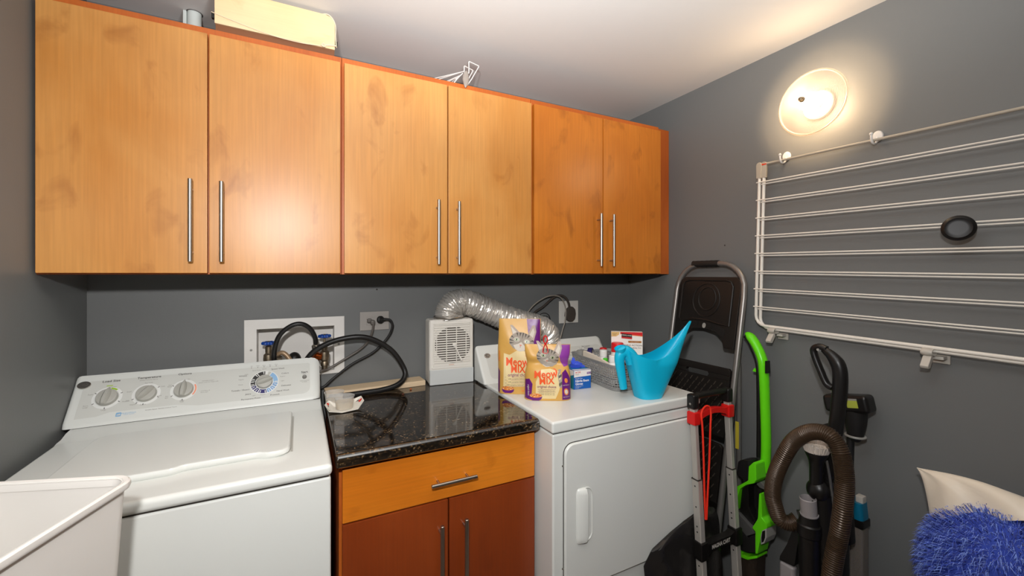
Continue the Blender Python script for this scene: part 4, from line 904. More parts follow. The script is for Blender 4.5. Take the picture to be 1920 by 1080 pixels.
# ================================================================ wall lamp
t = thing('sconce_lamp', (XR, .868, 2.035), 'lit round ribbed glass wall lamp high on the right wall', 'wall lamp')
LC = Vector((XR, .868, 2.035))
MB(WHITEP).lathe([(.052, 0), (.052, .012), (.046, .018), (.02, .02), (.02, .03)], LC, (-1, 0, 0), 32).build('lamp_base', t)
pf = []
for k in range(73):
    f = k / 72; r = .112 * (1 - f) + .004; h = .0545 + .075 * (1 - (1 - f) ** 2.0) ** 1.0 * .72
    if f < .03: h = .0545 + .3 * f
    pf.append((r + (.0007 if k % 2 else -.0007), h + (.0006 if k % 2 else -.0006)))
GL = sheer('ribbed_glass', (182, 174, 164), .5, .2, .25)
MB(GL).lathe(pf, LC, (-1, 0, 0), 64, False, False).build('glass_shade', t, sharp=80)
MB(sheer('glass_rim', (226, 212, 194), .3, .15, .25)).tube([LC + Vector((-.0545, .1145 * math.cos(a), .1145 * math.sin(a))) for a in (2 * math.pi * k / 56 for k in range(56))], .0042, 8, closed=True).build('shade_rim', t)
MB(BRASS).lathe([(.002, -.04), (.002, .0), (.009, .002), (.0105, .006), (.007, .010), (.0085, .014), (.006, .020), (.002, .022)], LC - Vector((.109, 0, 0)), (-1, 0, 0), 18).build('finial', t)
MB(glow('bulb_glow', (255, 236, 206), 34)).ball(LC + Vector((-.068, 0, .002)), (.024, .033, .033), 20, 12).build('bulb', t)
o = lamp('sconce_light', 'POINT', LC + Vector((-.084, 0, 0)), 13.5, (1, .68, .38), shadow_soft_size=.036)

# ================================================================ drying rack on the right wall
HB = Vector((1.703, 1.070, 1.842)); ta = R(1.15)
def K(u, v, x=0):   # u along the bars towards the camera, v down the end tube, x out from the wall
    return (HB.x - x, HB.y - u * math.cos(ta) + v * math.sin(ta) * 1.3, HB.z - u * math.sin(ta) - v * math.cos(ta))
RW = paint('rack_white', (228, 222, 212), .35); RG = paint('rack_grey', (176, 166, 150), .45); RR = paint('rack_red', (214, 62, 30), .4)
t = thing('drying_rack', (XR, .62, 1.17), 'white fold-flat drying rack with eight double bars hung on the right wall', 'drying rack')
LEN = .86
for j, (du, dv, dx) in enumerate(((0, 0, .004), (.0165, .009, .0))):
    pts = [K(du, .030, dx)] + [K(du, v, dx) for v in (.2, .4, .58)] + [K(du + .040 * (1 - math.cos(R(a))), .612 + dv + .040 * math.sin(R(a)), dx) for a in (0, 22, 45, 67, 90)] + [K(du + .07, .652 + dv, dx), K(LEN - .05, .652 + dv, dx)] + [K(LEN - .04 + .04 * math.sin(R(a)), .612 + dv + .04 * math.cos(R(a)), dx) for a in (30, 60, 90)] + [K(LEN, .03, dx)]
    MB(RW).tube(pts, .0062, 12).build('frame_tube', t)
    for k in range(8):
        v = .061 + .0735 * k + dv; MB(RW).rod(K(du - .009 + .002 * j, v, dx + .005), K(LEN + .006, v, dx + .005), .0026, 8).build('bar', t)
for uu in (0, LEN):
    m = MB(RG)
    for du, dx in ((-.001, .004), (.0165, .0)):
        S = Frame(K(uu + du, 0, dx), Vector(K(1, 0)) - Vector(K(0, 0)), Vector(K(0, -1)) - Vector(K(0, 0)))
        m.prism([(-.010, -.045), (.010, -.045), (.012, .008)] + [(.012 * math.cos(R(a)), .008 + .014 * math.sin(R(a))) for a in (30, 60, 90, 120, 150)] + [(-.012, .008)], S(0, 0, -.007), S.u, S.v, S.n, .014, .003)
    m.build('hinge_bracket', t)
    m = MB(RR); ax = Vector(K(1, 0)) - Vector(K(0, 0)); m.rod(Vector(K(uu - .0105, -.010, .004)), Vector(K(uu + .0275, -.010, .002)), .0055, 14); m.build('red_pin', t)
MB(RG).rod(K(.026, -.012, .002), K(LEN - .02, -.012, .002), .0047, 12).build('top_rail', t)
def wall_hook(y, z, lab):
    t = thing('adhesive_hook', (XR, y, z), lab, 'hook', 'white hooks above the drying rack')
    m = MB(WHITEP); e = ellipse(0, 0, .0155, .0185, 24)
    m.loft([[(XR - .0005 - h, y + px * k, z + pz * k) for px, pz in e] for k, h in ((1, 0), (1, .003), (.9, .0055), (.5, .0065))]); m.build('hook_pad', t)
    m = MB(WHITEP); zz = z - .013
    m.tube(cat_rom([(XR - .004, y, z - .002), (XR - .010, y, zz - .004), (XR - .022, y, zz - .0145), (XR - .038, y, zz - .014), (XR - .046, y, zz - .002), (XR - .047, y, z - .002)], 5), .0036, 10); m.ball((XR - .047, y, z + .001), .0056, 12, 8); m.build('hook_arm', t)
wall_hook(.985, 1.8725, 'white adhesive hook holding the rack rail near the hinge bracket, below the lamp'); wall_hook(.690, 1.8660, 'white adhesive hook holding the rack rail farther from the hinge bracket')
def clip(y, z, lab):
    t = thing('rack_clip', (XR, y, z), lab, 'clip', 'grey clips under the drying rack')
    m = MB(LGREY)
    m.tube([(1.695 + .0175 * math.cos(R(a)) * 1.05, y, z + .0105 * math.sin(R(a))) for a in range(0, 360, 20)], .0135, 8, closed=True, flat=.22, up=(0, 1, 0)); m.build('clip_ring', t)
    m = MB(LGREY); m.prism([(0, 0), (.012, -.003), (.034, -.030), (.030, -.038), (.018, -.038), (-.002, -.012)], (1.690, y - .012, z - .008), (-1, 0, 0), (0, 0, 1), (0, 1, 0), .020, .002); m.build('clip_tab', t)
    m = MB(LGREY); m.box(1.706, XR - .0005, y - .030, y - .006, z - .022, z - .012, .002); m.box(XR - .008, XR - .0005, y - .036, y + .004, z - .036, z - .010, .002); m.build('wall_mount', t)
clip(1.013, 1.1745, 'grey clip under the bottom rail of the drying rack, beside its rounded corner'); clip(.549, 1.166, 'grey clip under the bottom rail of the drying rack, far from its rounded corner')
t = thing('rubber_ring', (1.672, .452, 1.532), 'round black rubber ring hung on the drying rack, at the right edge of the photo', 'ring')
m = MB(RUBBER); m.lathe([(.018, -.004), (.028, -.008), (.034, -.004), (.036, 0), (.034, .004), (.028, .008), (.018, .004)], (1.668, .477, 1.532), (1, .25, 0), 36); m.build('ring_body', t)
m = MB(paint('pale_green', (150, 170, 130), .5)); m.ball((1.660, .499, 1.515), (.003, .005, .005), 10, 6); m.build('green_mark', t)
tag(MB(SEAM).lathe([(.0035, 0), (.003, .0012), (.0005, .0014)], (XR - .0004, 1.259, 1.534), (-1, 0, 0), 10).build('wall_anchor', loc=(XR, 1.259, 1.534)), 'tiny screw anchor in the right wall between the corner cupboard and the rack', 'wall anchor')
tag(MB(SEAM).lathe([(.0035, 0), (.003, .004), (.0005, .0044)], (.300, YB - .0004, 1.335), (0, -1, 0), 10).build('nail', loc=(.300, YB, 1.335)), 'small dark nail in the back wall above the grey outlet', 'nail')

# ================================================================ folding step ladder leaning on the right wall
t = thing('step_ladder', (1.52, 1.30, 0), 'folded step ladder with black treads leaning between the dryer and the wall', 'step ladder')
def LD(y, z, h=0): # y along the wall, z up, h out of the ladder plane towards the room
    c = .9851; return Vector((1.70 - (1.43 - z) * .1748 - h * c, y, z + h * .172))
TUBE = paint('grey_tube', (138, 134, 130), .35, .6)
P = [LD(1.125, .004), LD(1.125, 1.0), LD(1.125, 1.30)] + [LD(1.125 + .125 * (1 - math.cos(R(a))), 1.325 + .125 * math.sin(R(a))) for a in (15, 30, 45, 60, 75, 90)] + [LD(1.353, 1.450)] + [LD(1.478 - .125 * (1 - math.sin(R(a))), 1.325 + .125 * math.cos(R(a))) for a in (15, 30, 45, 60, 75, 90)] + [LD(1.478, 1.0), LD(1.478, .004)]
MB(TUBE).tube(P, .0125, 16).build('front_frame', t)
m = MB(BLACKM)
gp = [LD(1.262 + .0125 * k, 1.450) for k in range(12)]; m.tube(gp, [.0150 + .0012 * (k % 2) for k in range(12)], 14); m.build('grip', t)
BK = paint('ladder_black', (26, 23, 21), .38, bump=.1, bscale=300)
FLd = Frame(LD(0, 0), (0, -1, 0), (LD(0, 1) - LD(0, 0)))   # u = -Y, v = up the ladder
vs_ = (LD(0, 1) - LD(0, 0)).length
def Lp(y, z): return (-y, z * vs_)
def panel(pts, h0, th, name, bev=.004, mat=BK):
    m = MB(mat); m.prism([Lp(y, z) for y, z in pts], FLd.o + FLd.n * h0, FLd.u, FLd.v, FLd.n, th, bev); return m.build(name, t)
# top tray
tr = [(1.140, 1.08), (1.190, 1.08), (1.200, 1.115), (1.235, 1.143), (1.30, 1.155), (1.365, 1.149), (1.405, 1.125), (1.415, 1.092), (1.462, 1.100), (1.462, 1.345), (1.452, 1.375), (1.43, 1.388), (1.16, 1.388), (1.145, 1.375), (1.137, 1.345)]
panel(tr, -.012, .020, 'top_tray')
m = MB(BK)
def Lr(y, z, h): return FLd.o + FLd.u * (-y) + FLd.v * (z * vs_) + FLd.n * h
edge = [(1.172, 1.175), (1.172, 1.345), (1.185, 1.366), (1.21, 1.372), (1.40, 1.372), (1.425, 1.366), (1.436, 1.345), (1.436, 1.19), (1.42, 1.178), (1.36, 1.192), (1.29, 1.192), (1.22, 1.18)]
m.tube([Lr(y, z, .009) for y, z in edge], .0045, 8, closed=True); m.build('tray_rim', t)
m = MB(BK); m.tube([Lr(1.30 + .070 * math.cos(R(a)) * 1.0, 1.282 + .075 * math.sin(R(a)), .008) for a in range(0, 360, 12)], .0036, 8, closed=True); m.build('cup_ring', t)
m = MB(BK); m.tube([Lr(1.295 + .045 * math.cos(R(a)), 1.288 + .052 * math.sin(R(a)), .008) for a in range(0, 360, 14)], .0036, 8, closed=True); m.build('cup_ring', t)
HOLE = paint('ladder_recess', (12, 11, 10), .6)
for pts in ([(1.19, 1.118), (1.262, 1.160), (1.262, 1.182), (1.19, 1.160)], [(1.328, 1.164), (1.40, 1.150), (1.42, 1.168), (1.328, 1.184)]):
    m = MB(HOLE); m.prism([Lp(y, z) for y, z in pts], FLd.o + FLd.n * .0082, FLd.u, FLd.v, FLd.n, .0008); m.build('tray_pocket', t)
m = MB(GREYP); m.prism([Lp(y, z) for y, z in ellipse(1.295, 1.166, .009, .012, 16)], FLd.o + FLd.n * .0085, FLd.u, FLd.v, FLd.n, .0008); m.build('latch_window', t)
# treads with diagonal grip ridges
def tread(z0, z1, y0, y1, slot):
    m = MB(BK); h0 = -.005
    out = [(y0, z0), (y1, z0), (y1, z1 - .012), (y1 - .012, z1), (y0 + .012, z1), (y0, z1 - .012)]
    if slot:
        yc, zc = (y0 + y1) / 2, z1 - .040; wv, hv = .055, .010
        m.prism([Lp(y, z) for y, z in [(y0, z0), (y1, z0), (y1, zc - hv), (y0, zc - hv)]], FLd.o + FLd.n * h0, FLd.u, FLd.v, FLd.n, .018, .002)
        m.prism([Lp(y, z) for y, z in [(y0, zc + hv), (y1, zc + hv), (y1, z1 - .012), (y1 - .012, z1), (y0 + .012, z1), (y0, z1 - .012)]], FLd.o + FLd.n * h0, FLd.u, FLd.v, FLd.n, .018, .002)
        m.prism([Lp(y, z) for y, z in [(y0, zc - hv), (yc - wv, zc - hv), (yc - wv - .006, zc), (yc - wv, zc + hv), (y0, zc + hv)]], FLd.o + FLd.n * h0, FLd.u, FLd.v, FLd.n, .018, .001)
        m.prism([Lp(y, z) for y, z in [(yc + wv, zc - hv), (y1, zc - hv), (y1, zc + hv), (yc + wv, zc + hv), (yc + wv + .006, zc)]], FLd.o + FLd.n * h0, FLd.u, FLd.v, FLd.n, .018, .001)
    else: m.prism([Lp(y, z) for y, z in out], FLd.o + FLd.n * h0, FLd.u, FLd.v, FLd.n, .018, .003)
    o = m.build('tread', t)
    m = MB(paint('tread_ridge', (74, 66, 58), .35) if 'tread_ridge' not in bpy.data.materials else bpy.data.materials['tread_ridge']); z = z0 + .016; r_ = 0
    while z < z1 - (.062 if slot else .022):
        y = y0 + .018 + (.014 if r_ % 2 else 0)
        while y < y1 - .02:
            m.tube([Lr(y, z + .012, .0134), Lr(y + .010, z - .004, .0134)], .0022, 4); y += .030
        z += .021; r_ += 1
    m.build('grip_ridges', o)
tread(.72, 1.0, 1.139, 1.463, True); tread(.46, .69, 1.139, 1.463, False); tread(.20, .43, 1.139, 1.463, False)
for y in (1.141, 1.470):
    m = MB(TUBE); m.tube(cat_rom([(1.652, y, 1.03), (1.664, y, 1.015), (1.668, y, .98), (1.668, y, .6), (1.668, y, .006)], 4), .0105, 12); m.build('rear_leg', t)
m = MB(paint('yellow_label', (212, 190, 60), .5)); m.box(1.6555, 1.6575, 1.1335, 1.1485, .66, .775); m.build('warning_label', t)
m = MB(paint('orange_label', (214, 110, 70), .5)); m.prism([Lp(y, z) for y, z in ((1.466, .89), (1.4885, .89), (1.4885, .96), (1.466, .96))], FLd.o + FLd.n * .0128, FLd.u, FLd.v, FLd.n, .0006); m.build('warning_label', t)

# ================================================================ folding hand cart in front of the dryer's corner
t = thing('hand_cart', (1.42, 1.05, 0), 'folding aluminium hand cart with a red crossbar at the corner of the dryer', 'hand cart')
ALU = paint('aluminium', (190, 184, 176), .4, .4)
def CY(z): return 1.087 - (.93 - z) * .062
XLr, XRr = 1.3195, 1.5145
def rail(x, z0, z1, a, b, name):
    m = MB(ALU); m.loft([[(x + sx * a, CY(z) + sy * b, z) for sx, sy in ((-1, -.8), (-.8, -1), (.8, -1), (1, -.8), (1, .8), (.8, 1), (-.8, 1), (-1, .8))] for z in (z0, z1)]); return m.build(name, t)
for x in (XLr, XRr):
    rail(x, .62, .915, .0095, .0115, 'upper_rail'); lr = rail(x, .10, .640, .0125, .0145, 'lower_rail')
    m = MB(SEAM); m.loft([[(x + sx * .0128, CY(z) + sy * .0148, z) for sx, sy in ((-1, -1), (1, -1), (1, 1), (-1, 1))] for z in (.637, .6405)]); m.build('joint_ring', lr)
    for z in (.615, .54, .47, .45, .33):
        m = MB(EYEK if z not in (.33,) else CHROME); m.rod((x - .0127, CY(z), z), (x - .0118, CY(z), z), .0032, 10); m.build('rivet', lr)
m = MB(BLACKP)
for x in (XLr, XRr): m.box(x - .015, x + .015, CY(.93) - .018, CY(.93) + .018, .895, .950, .007, 3)
m.tube(cat_rom([(XLr, CY(.94), .938), (XLr + .03, CY(.94), .9405), (XRr - .03, CY(.94), .9405), (XRr, CY(.94), .938)], 6), .0125, 14); m.build('grip_handle', t)
m = MB(CHROME); m.rod((XLr - .0158, CY(.92), .915), (XLr - .0148, CY(.92), .915), .0045, 12); m.build('handle_rivet', t)
m = MB(paint('red_plastic', (214, 26, 24), .4)); zc = .868
for x in (XLr, XRr): m.box(x - .0165, x + .0165, CY(zc) - .019, CY(zc) + .019, zc - .030, zc + .018, .005, 2)
m.loft([[(x, CY(zc) + sy * .0125, zz) for sy, zz in ((-1, a), (1, a), (1, b), (-1, b))] for x, a, b in ((XLr + .012, zc - .028, zc + .012), (XLr + .03, zc - .012, zc + .010), (XLr + .06, zc - .003, zc + .016), ((XLr + XRr) / 2, zc + .001, zc + .0185), (XRr - .06, zc - .003, zc + .016), (XRr - .03, zc - .012, zc + .010), (XRr - .012, zc - .028, zc + .012))]); m.build('red_crossbar', t)
m = MB(BLACKP); zc = .385
for x in (XLr, XRr): m.box(x - .0185, x + .0185, CY(zc) - .021, CY(zc) + .021, zc - .034, zc + .032, .005, 2)
m.loft([[(x, CY(zc) + sy * .014, zz) for sy, zz in ((-1, a), (1, a), (1, b), (-1, b))] for x, a, b in ((XLr + .014, zc - .028, zc + .020), (XLr + .04, zc - .018, zc + .016), ((XLr + XRr) / 2, zc - .012, zc + .018), (XRr - .04, zc - .018, zc + .016), (XRr - .014, zc - .028, zc + .026))]); br = m.build('lower_bracket', t)
m = MB(paint('print_pale', (214, 208, 200), .5)); S = Frame((1.415, CY(zc) - .0142, zc), (1, 0, 0), (0, 0, 1)); text(m, S, 'MAGNA CART', 0, .002, .0205, .0006, bold=.035, sx=.78); m.build('lettering', br)
m = MB(BLACKM); m.box(XLr - .03, XRr + .03, .93, CY(.1) + .03, .088, .102, .004); m.build('toe_plate', t)
for x in (XLr - .034, XRr + .034):
    m = MB(BLACKM); m.lathe([(.03, -.014), (.072, -.014), (.078, -.008), (.078, .008), (.072, .014), (.03, .014)], (x, 1.033, .079), (1, 0, 0), 32); o = m.build('wheel', t)
# red elastic cord looped over the crossbar
m = MB(paint('red_elastic', (234, 46, 24), .5)); xo = 1.385
P = cat_rom([(1.325, 1.036, 0.503), (1.324, 1.04, 0.607), (1.329, 1.048, 0.74), (1.333, 1.056, 0.835), (1.335, 1.062, 0.876), (1.349, 1.066, 0.895), (1.369, 1.066, 0.904), (1.385, 1.064, 0.895), (1.385, 1.06, 0.869), (1.377, 1.056, 0.828), (1.361, 1.048, 0.714), (1.342, 1.04, 0.603), (1.327, 1.034, 0.504)], 8)
m.tube(P, .0036, 8); tag(m.build('elastic_cord', loc=(1.367, 1.03, .475)), 'bright red elastic cord looped over the red crossbar of the hand cart', 'cord')
# black rubbish bag bunched behind the cart rails
m = MB(paint('black_polythene', (36, 34, 33), .26, bump=.9, bscale=22)); rg = random.Random(11); NB = 48
lay = [(0.0, 1.285, 1.076, .165, .030), (.08, 1.288, 1.080, .186, .030), (.20, 1.292, 1.087, .196, .024), (.32, 1.286, 1.092, .204, .020), (.375, 1.284, 1.096, .200, .017), (.415, 1.300, 1.097, .178, .017), (.445, 1.335, 1.097, .135, .016), (.466, 1.365, 1.097, .098, .014), (.482, 1.388, 1.097, .060, .010), (.494, 1.396, 1.096, .020, .005)]
ph = [(rg.randint(3, 11), rg.uniform(0, 6), rg.uniform(8, 26)) for _ in range(5)]
fine = []
for i in range(len(lay) - 1):
    for s_ in range(5):
        f = s_ / 5; fine.append([a + (b - a) * f for a, b in zip(lay[i], lay[i + 1])])
fine.append(list(lay[-1])); loops = []
for z, cx, cy, rx, ry in fine:
    l = []
    for k in range(NB):
        a = 2 * math.pi * k / NB; wv = 1 + sum(.045 * math.sin(n_ * a + p_ + z * q_) for n_, p_, q_ in ph)
        l.append((cx + rx * math.cos(a) * (1 + .3 * (wv - 1)), cy + ry * math.sin(a) * (1 + 1.5 * (wv - 1)), z + .004 * math.sin(5 * a + 20 * cx)))
    if z < .47: l = [(x, y + (.010 * (abs(math.sin(23 * x + 15 * z + 2.2 * math.sin(9 * z + 4 * x))) - .6) if y < cy else 0), q) for x, y, q in l]
    loops.append(l)
m.loft(loops); tag(m.build('rubbish_bag', loc=(1.25, 1.07, 0), sharp=30), 'crumpled shiny black rubbish bag bunched between the hand cart and the dryer', 'rubbish bag')

# ================================================================ green stick vacuum
t = thing('stick_vacuum', (1.64, 1.05, 0), 'bright green and black stick vacuum standing against the right wall', 'vacuum cleaner')
GRN = paint('lime_plastic', (104, 222, 22), .3); SIL = paint('silver_plastic', (110, 108, 106), .3, .5); DKG = paint('charcoal_plastic', (30, 28, 28), .35)
def YZ(pts): return [(-y, z) for _, y, z in pts]
def slab(mat, pts, x, th, name, bev=.006, par=None):
    m = MB(mat); m.prism(YZ(pts), (x, 0, 0), (0, -1, 0), (0, 0, 1), (-1, 0, 0), th, bev); return m.build(name, par or t)
P = cat_rom([(1.672, 1.112, 1.152), (1.668, 1.094, 1.146), (1.664, 1.066, 1.116), (1.661, 1.040, 1.070), (1.66, 1.030, 1.02), (1.66, 1.024, .88), (1.66, 1.020, .74), (1.66, 1.022, .66), (1.66, 1.026, .612)], 7)
n = len(P); w_ = [(.006 + .014 * min(1, k / 9)) for k in range(n)]
m = MB(GRN); m.tube(P, w_, 14, flat=.85, up=(1, 0, 0)); m.build('handle', t)
P2 = cat_rom([(1.672, 1.112, 1.140), (1.668, 1.098, 1.130), (1.664, 1.076, 1.098), (1.661, 1.056, 1.055), (1.66, 1.049, 1.00), (1.66, 1.047, .85), (1.66, 1.048, .66)], 7)
m = MB(BLACKP); m.tube(P2, .011, 10, flat=.9, up=(1, 0, 0)); m.build('handle_liner', t)
m = MB(GRN); m.prism(YZ([(1.66, 1.047, 1.017), (1.66, 1.067, 1.017), (1.66, 1.073, 1.003), (1.66, 1.047, 1.002)]), (1.665, 0, 0), (0, -1, 0), (0, 0, 1), (-1, 0, 0), .010, .001); m.build('trigger', t)
m = MB(BLACKP); m.prism(YZ([(1.64, 1.013, 1.058), (1.64, 1.004, 1.059), (1.64, 1.002, 1.011), (1.64, 1.013, 1.009)]), (1.660, 0, 0), (0, -1, 0), (0, 0, 1), (-1, 0, 0), .0195, .001); m.use(paint('print_white3', (220, 220, 220), .5))
for yy in (682, 688, 695): pass
m.build('switch_strip', t)
slab(DKG, [(1.62, 1.093, 0.64), (1.62, 1.07, 0.655), (1.62, 1.043, 0.663), (1.62, 1.039, 0.591), (1.62, 1.061, 0.566), (1.62, 1.1, 0.584)], 1.650, .062, 'battery', .008)
slab(DKG, [(1.62, 1.079, 0.53), (1.62, 1.013, 0.583), (1.62, 0.988, 0.582), (1.62, 0.996, 0.474), (1.62, 0.978, 0.432), (1.62, 1.009, 0.321), (1.62, 1.107, 0.268), (1.62, 1.111, 0.416)], 1.668, .030, 'motor_housing', .006)
hs = [(1.62, 1.084, 0.534), (1.62, 1.056, 0.562), (1.62, 1.054, 0.466), (1.62, 1.026, 0.427), (1.62, 1.041, 0.396), (1.62, 1.095, 0.428)]
slab(BLACKP, hs, 1.662, .060, 'grip_post', .006)
slab(BLACKP, [(1.62, 1.022, 0.562), (1.62, 1.002, 0.565), (1.62, 1.007, 0.465), (1.62, 1.03, 0.419), (1.62, 1.022, 0.482)], 1.662, .060, 'grip_post', .004)
slab(SIL, [(1.62, 1.022, 0.577), (1.62, 1.005, 0.593), (1.62, 0.988, 0.586), (1.62, 0.99, 0.568), (1.62, 1.009, 0.568)], 1.660, .062, 'top_latch', .003)
slab(GRN, [(1.62, 1.024, 0.665), (1.62, 1.015, 0.66), (1.62, 1.013, 0.598), (1.62, 1.022, 0.581), (1.62, 1.056, 0.559), (1.62, 1.081, 0.531), (1.62, 1.107, 0.431), (1.62, 1.119, 0.421), (1.62, 1.114, 0.45), (1.62, 1.097, 0.535), (1.62, 1.048, 0.581), (1.62, 1.045, 0.639)], 1.652, .066, 'green_trim', .004)
slab(GRN, [(1.62, 1.002, 0.552), (1.62, 0.992, 0.557), (1.62, 0.99, 0.465), (1.62, 0.972, 0.452), (1.62, 0.969, 0.436), (1.62, 0.994, 0.392), (1.62, 1.007, 0.314), (1.62, 1.017, 0.308), (1.62, 1.017, 0.396), (1.62, 1.03, 0.404), (1.62, 1.007, 0.452)], 1.652, .068, 'green_trim', .004)
slab(SIL, [(1.62, 1.09, 0.433), (1.62, 1.028, 0.399), (1.62, 1.019, 0.386), (1.62, 1.052, 0.358), (1.62, 1.107, 0.387), (1.62, 1.114, 0.41)], 1.652, .066, 'silver_panel', .003)
slab(BLACKM, [(1.62, 1.104, 0.379), (1.62, 1.052, 0.354), (1.62, 1.019, 0.382), (1.62, 1.017, 0.31), (1.62, 1.052, 0.291), (1.62, 1.107, 0.277)], 1.655, .064, 'filter_grille', .004)
slab(paint('badge_ring', (170, 168, 162), .4), [(1.62, 0.99, 0.417), (1.62, 0.972, 0.433), (1.62, 0.972, 0.396), (1.62, 0.98, 0.371), (1.62, 0.994, 0.357), (1.62, 0.996, 0.385)], 1.648, .0645, 'badge_rim', .003)
slab(BLACKP, [(1.62, 0.988, 0.414), (1.62, 0.976, 0.425), (1.62, 0.976, 0.396), (1.62, 0.982, 0.376), (1.62, 0.991, 0.367), (1.62, 0.992, 0.387)], 1.648, .0655, 'badge_face', .002)
slab(GRN, [(1.62, 1.107, 0.275), (1.62, 1.079, 0.271), (1.62, 1.048, 0.279), (1.62, 1.009, 0.306), (1.62, 1.009, 0.296), (1.62, 1.048, 0.266), (1.62, 1.079, 0.258), (1.62, 1.107, 0.261)], 1.652, .066, 'bin_ring', .002)
slab(sheer('smoked_bin', (70, 60, 52), .3, .15, .3), [(1.62, 1.104, 0.261), (1.62, 1.074, 0.259), (1.62, 1.013, 0.291), (1.62, 1.017, 0.158), (1.62, 1.093, 0.108)], 1.648, .058, 'dust_bin', .004)
m = MB(paint('dust', (86, 66, 50), .95)); m.ball((1.625, 1.075, .20), (.02, .035, .05), 14, 8, lambda d: 1 + .2 * math.sin(5 * d.y + 6 * d.z)); m.build('dust', t)
m = MB(DKG); m.box(1.605, 1.655, 1.035, 1.10, .06, .13, .01); m.box(1.585, 1.72, .99, 1.108, .004, .065, .012); m.build('floor_head', t)

# ================================================================ black upright vacuum with its hose
t = thing('upright_vacuum', (1.53, .76, 0), 'black upright vacuum cleaner with a coiled brown hose and a white brush', 'vacuum cleaner')
m = MB(BLACKP)
P = cat_rom([(1.55, .762, 1.152), (1.55, .738, 1.135), (1.55, .718, 1.105), (1.55, .713, 1.06), (1.55, .718, .98), (1.55, .726, .90), (1.55, .738, .80), (1.55, .750, .70)], 7)
m.tube(P, [.010 + .011 * min(1, k / 12) for k in range(len(P))], 14, flat=.9); m.build('wand', t)
m = MB(BLACKP); P = cat_rom([(1.55, .752, 1.154), (1.55, .775, 1.159), (1.55, .790, 1.148), (1.55, .787, 1.125), (1.55, .768, 1.075), (1.55, .752, 1.040), (1.55, .735, 1.030)], 7); m.tube(P, .0105, 12, flat=1.2); m.build('grip_loop', t)
m = MB(GREYP); m.rod((1.539, .772, 1.150), (1.536, .772, 1.150), .004, 10); m.build('screw', t)
m = MB(BLACKP); m.box(1.53, 1.575, .716, .762, .885, .905, .005); m.build('wand_collar', t)
# hose: close-set rings along the path
P = cat_rom([(1.493, .812, .575), (1.476, .826, .560), (1.460, .849, .566), (1.452, .861, .604), (1.45, .869, .647), (1.45, .861, .705), (1.45, .840, .768), (1.45, .806, .842), (1.45, .770, .884), (1.45, .733, .905), (1.45, .697, .905), (1.45, .674, .882), (1.45, .661, .838), (1.45, .656, .78), (1.45, .660, .706), (1.45, .670, .62), (1.44, .677, .555), (1.43, .682, .483), (1.425, .686, .40), (1.43, .69, .30)], 90)
# equal spacing
Q = [P[0]]; acc = 0
for a, b in zip(P, P[1:]):
    acc += (b - a).length
    if acc >= .00105: Q.append(b); acc = 0
HOSE = paint('hose_brown', (70, 54, 40), .32, .3)
m = MB(HOSE); m.tube(Q, [(.0252, .0250, .0226, .0226)[k % 4] for k in range(len(Q))], 20); m.build('hose', t, sharp=60)
m = MB(BLACKM); 
for k in range(5): m.rod(Vector((1.496, .808, .578)) + Vector((.008, -.012, .004)) * k, Vector((1.496, .808, .578)) + Vector((.008, -.012, .004)) * (k + .7), .028 - .001 * k, 20)
m.build('hose_cuff', t)
# brush tool and its neck
m = MB(BLACKP); m.lathe([(.019, 0), (.020, .06), (.022, .075), (.026, .088), (.032, .10), (.0335, .112), (.0345, .124), (.031, .126), (.029, .112)], (1.505, .760, .715), (-.03, -.02, 1), 24); m.build('brush_neck', t)
m = MB(paint('bristle_white', (220, 208, 196), .8)); rg = random.Random(2)
for k in range(150):
    a = 2 * math.pi * k / 50; r_ = (.030, .024, .014)[k // 50]; p = Vector((1.5015 + r_ * math.cos(a), .758 + r_ * math.sin(a), .824))
    m.rod(p, p + Vector((.011 * math.cos(a) + rg.uniform(-.002, .002), .011 * math.sin(a) + rg.uniform(-.002, .002), .026 + rg.uniform(-.002, .003))), .0036, 5, .0028)
m.build('bristles', t)
m = MB(BLACKP); m.ball((1.51, .757, .695), (.030, .034, .036), 20, 12); m.loft([[(1.52 + .030 * math.cos(a), .752 + dy + w_ * math.sin(a), z) for a in (2 * math.pi * k / 20 for k in range(20))] for z, w_, dy in ((.690, .030, 0), (.655, .036, .004), (.60, .046, .006), (.50, .050, .002), (.40, .052, 0))]); m.build('tool_holder', t)
m = MB(paint('lilac_grey', (142, 136, 136), .4)); m.lathe([(.0235, 0), (.0235, .052), (.0215, .054), (.0205, .050), (.0205, .02)], (1.475, .766, .622), (-.10, .02, 1), 28, True, False); m.lathe([(.026, 0), (.026, .004)], (1.476, .766, .620), (-.1, .02, 1), 28); m.build('grey_pipe', t)
m = MB(BLACKP); m.lathe([(.030, 0), (.030, .40), (.0335, .404), (.0335, .438), (.029, .442), (.0255, .47), (.0255, .472)], (1.487, .768, .15), (-.02, 0, 1), 26); m.build('side_canister', t)
m = MB(BLACKP); m.box(1.50, 1.57, .69, .775, .13, .56, .018, 3); m.loft([[(x, y + dy, z) for x, y in rrect(.055, wv, .015, 3, 1.555, .725)] for z, wv, dy in ((.55, .09, 0), (.66, .085, .004), (.70, .06, .01), (.73, .04, .012))]); m.build('body', t)
m = MB(SIL); m.tube(cat_rom([(1.515, .735, .80), (1.519, .727, .74), (1.522, .720, .66), (1.522, .722, .60)], 5), .004, 8); m.build('silver_edge', t)
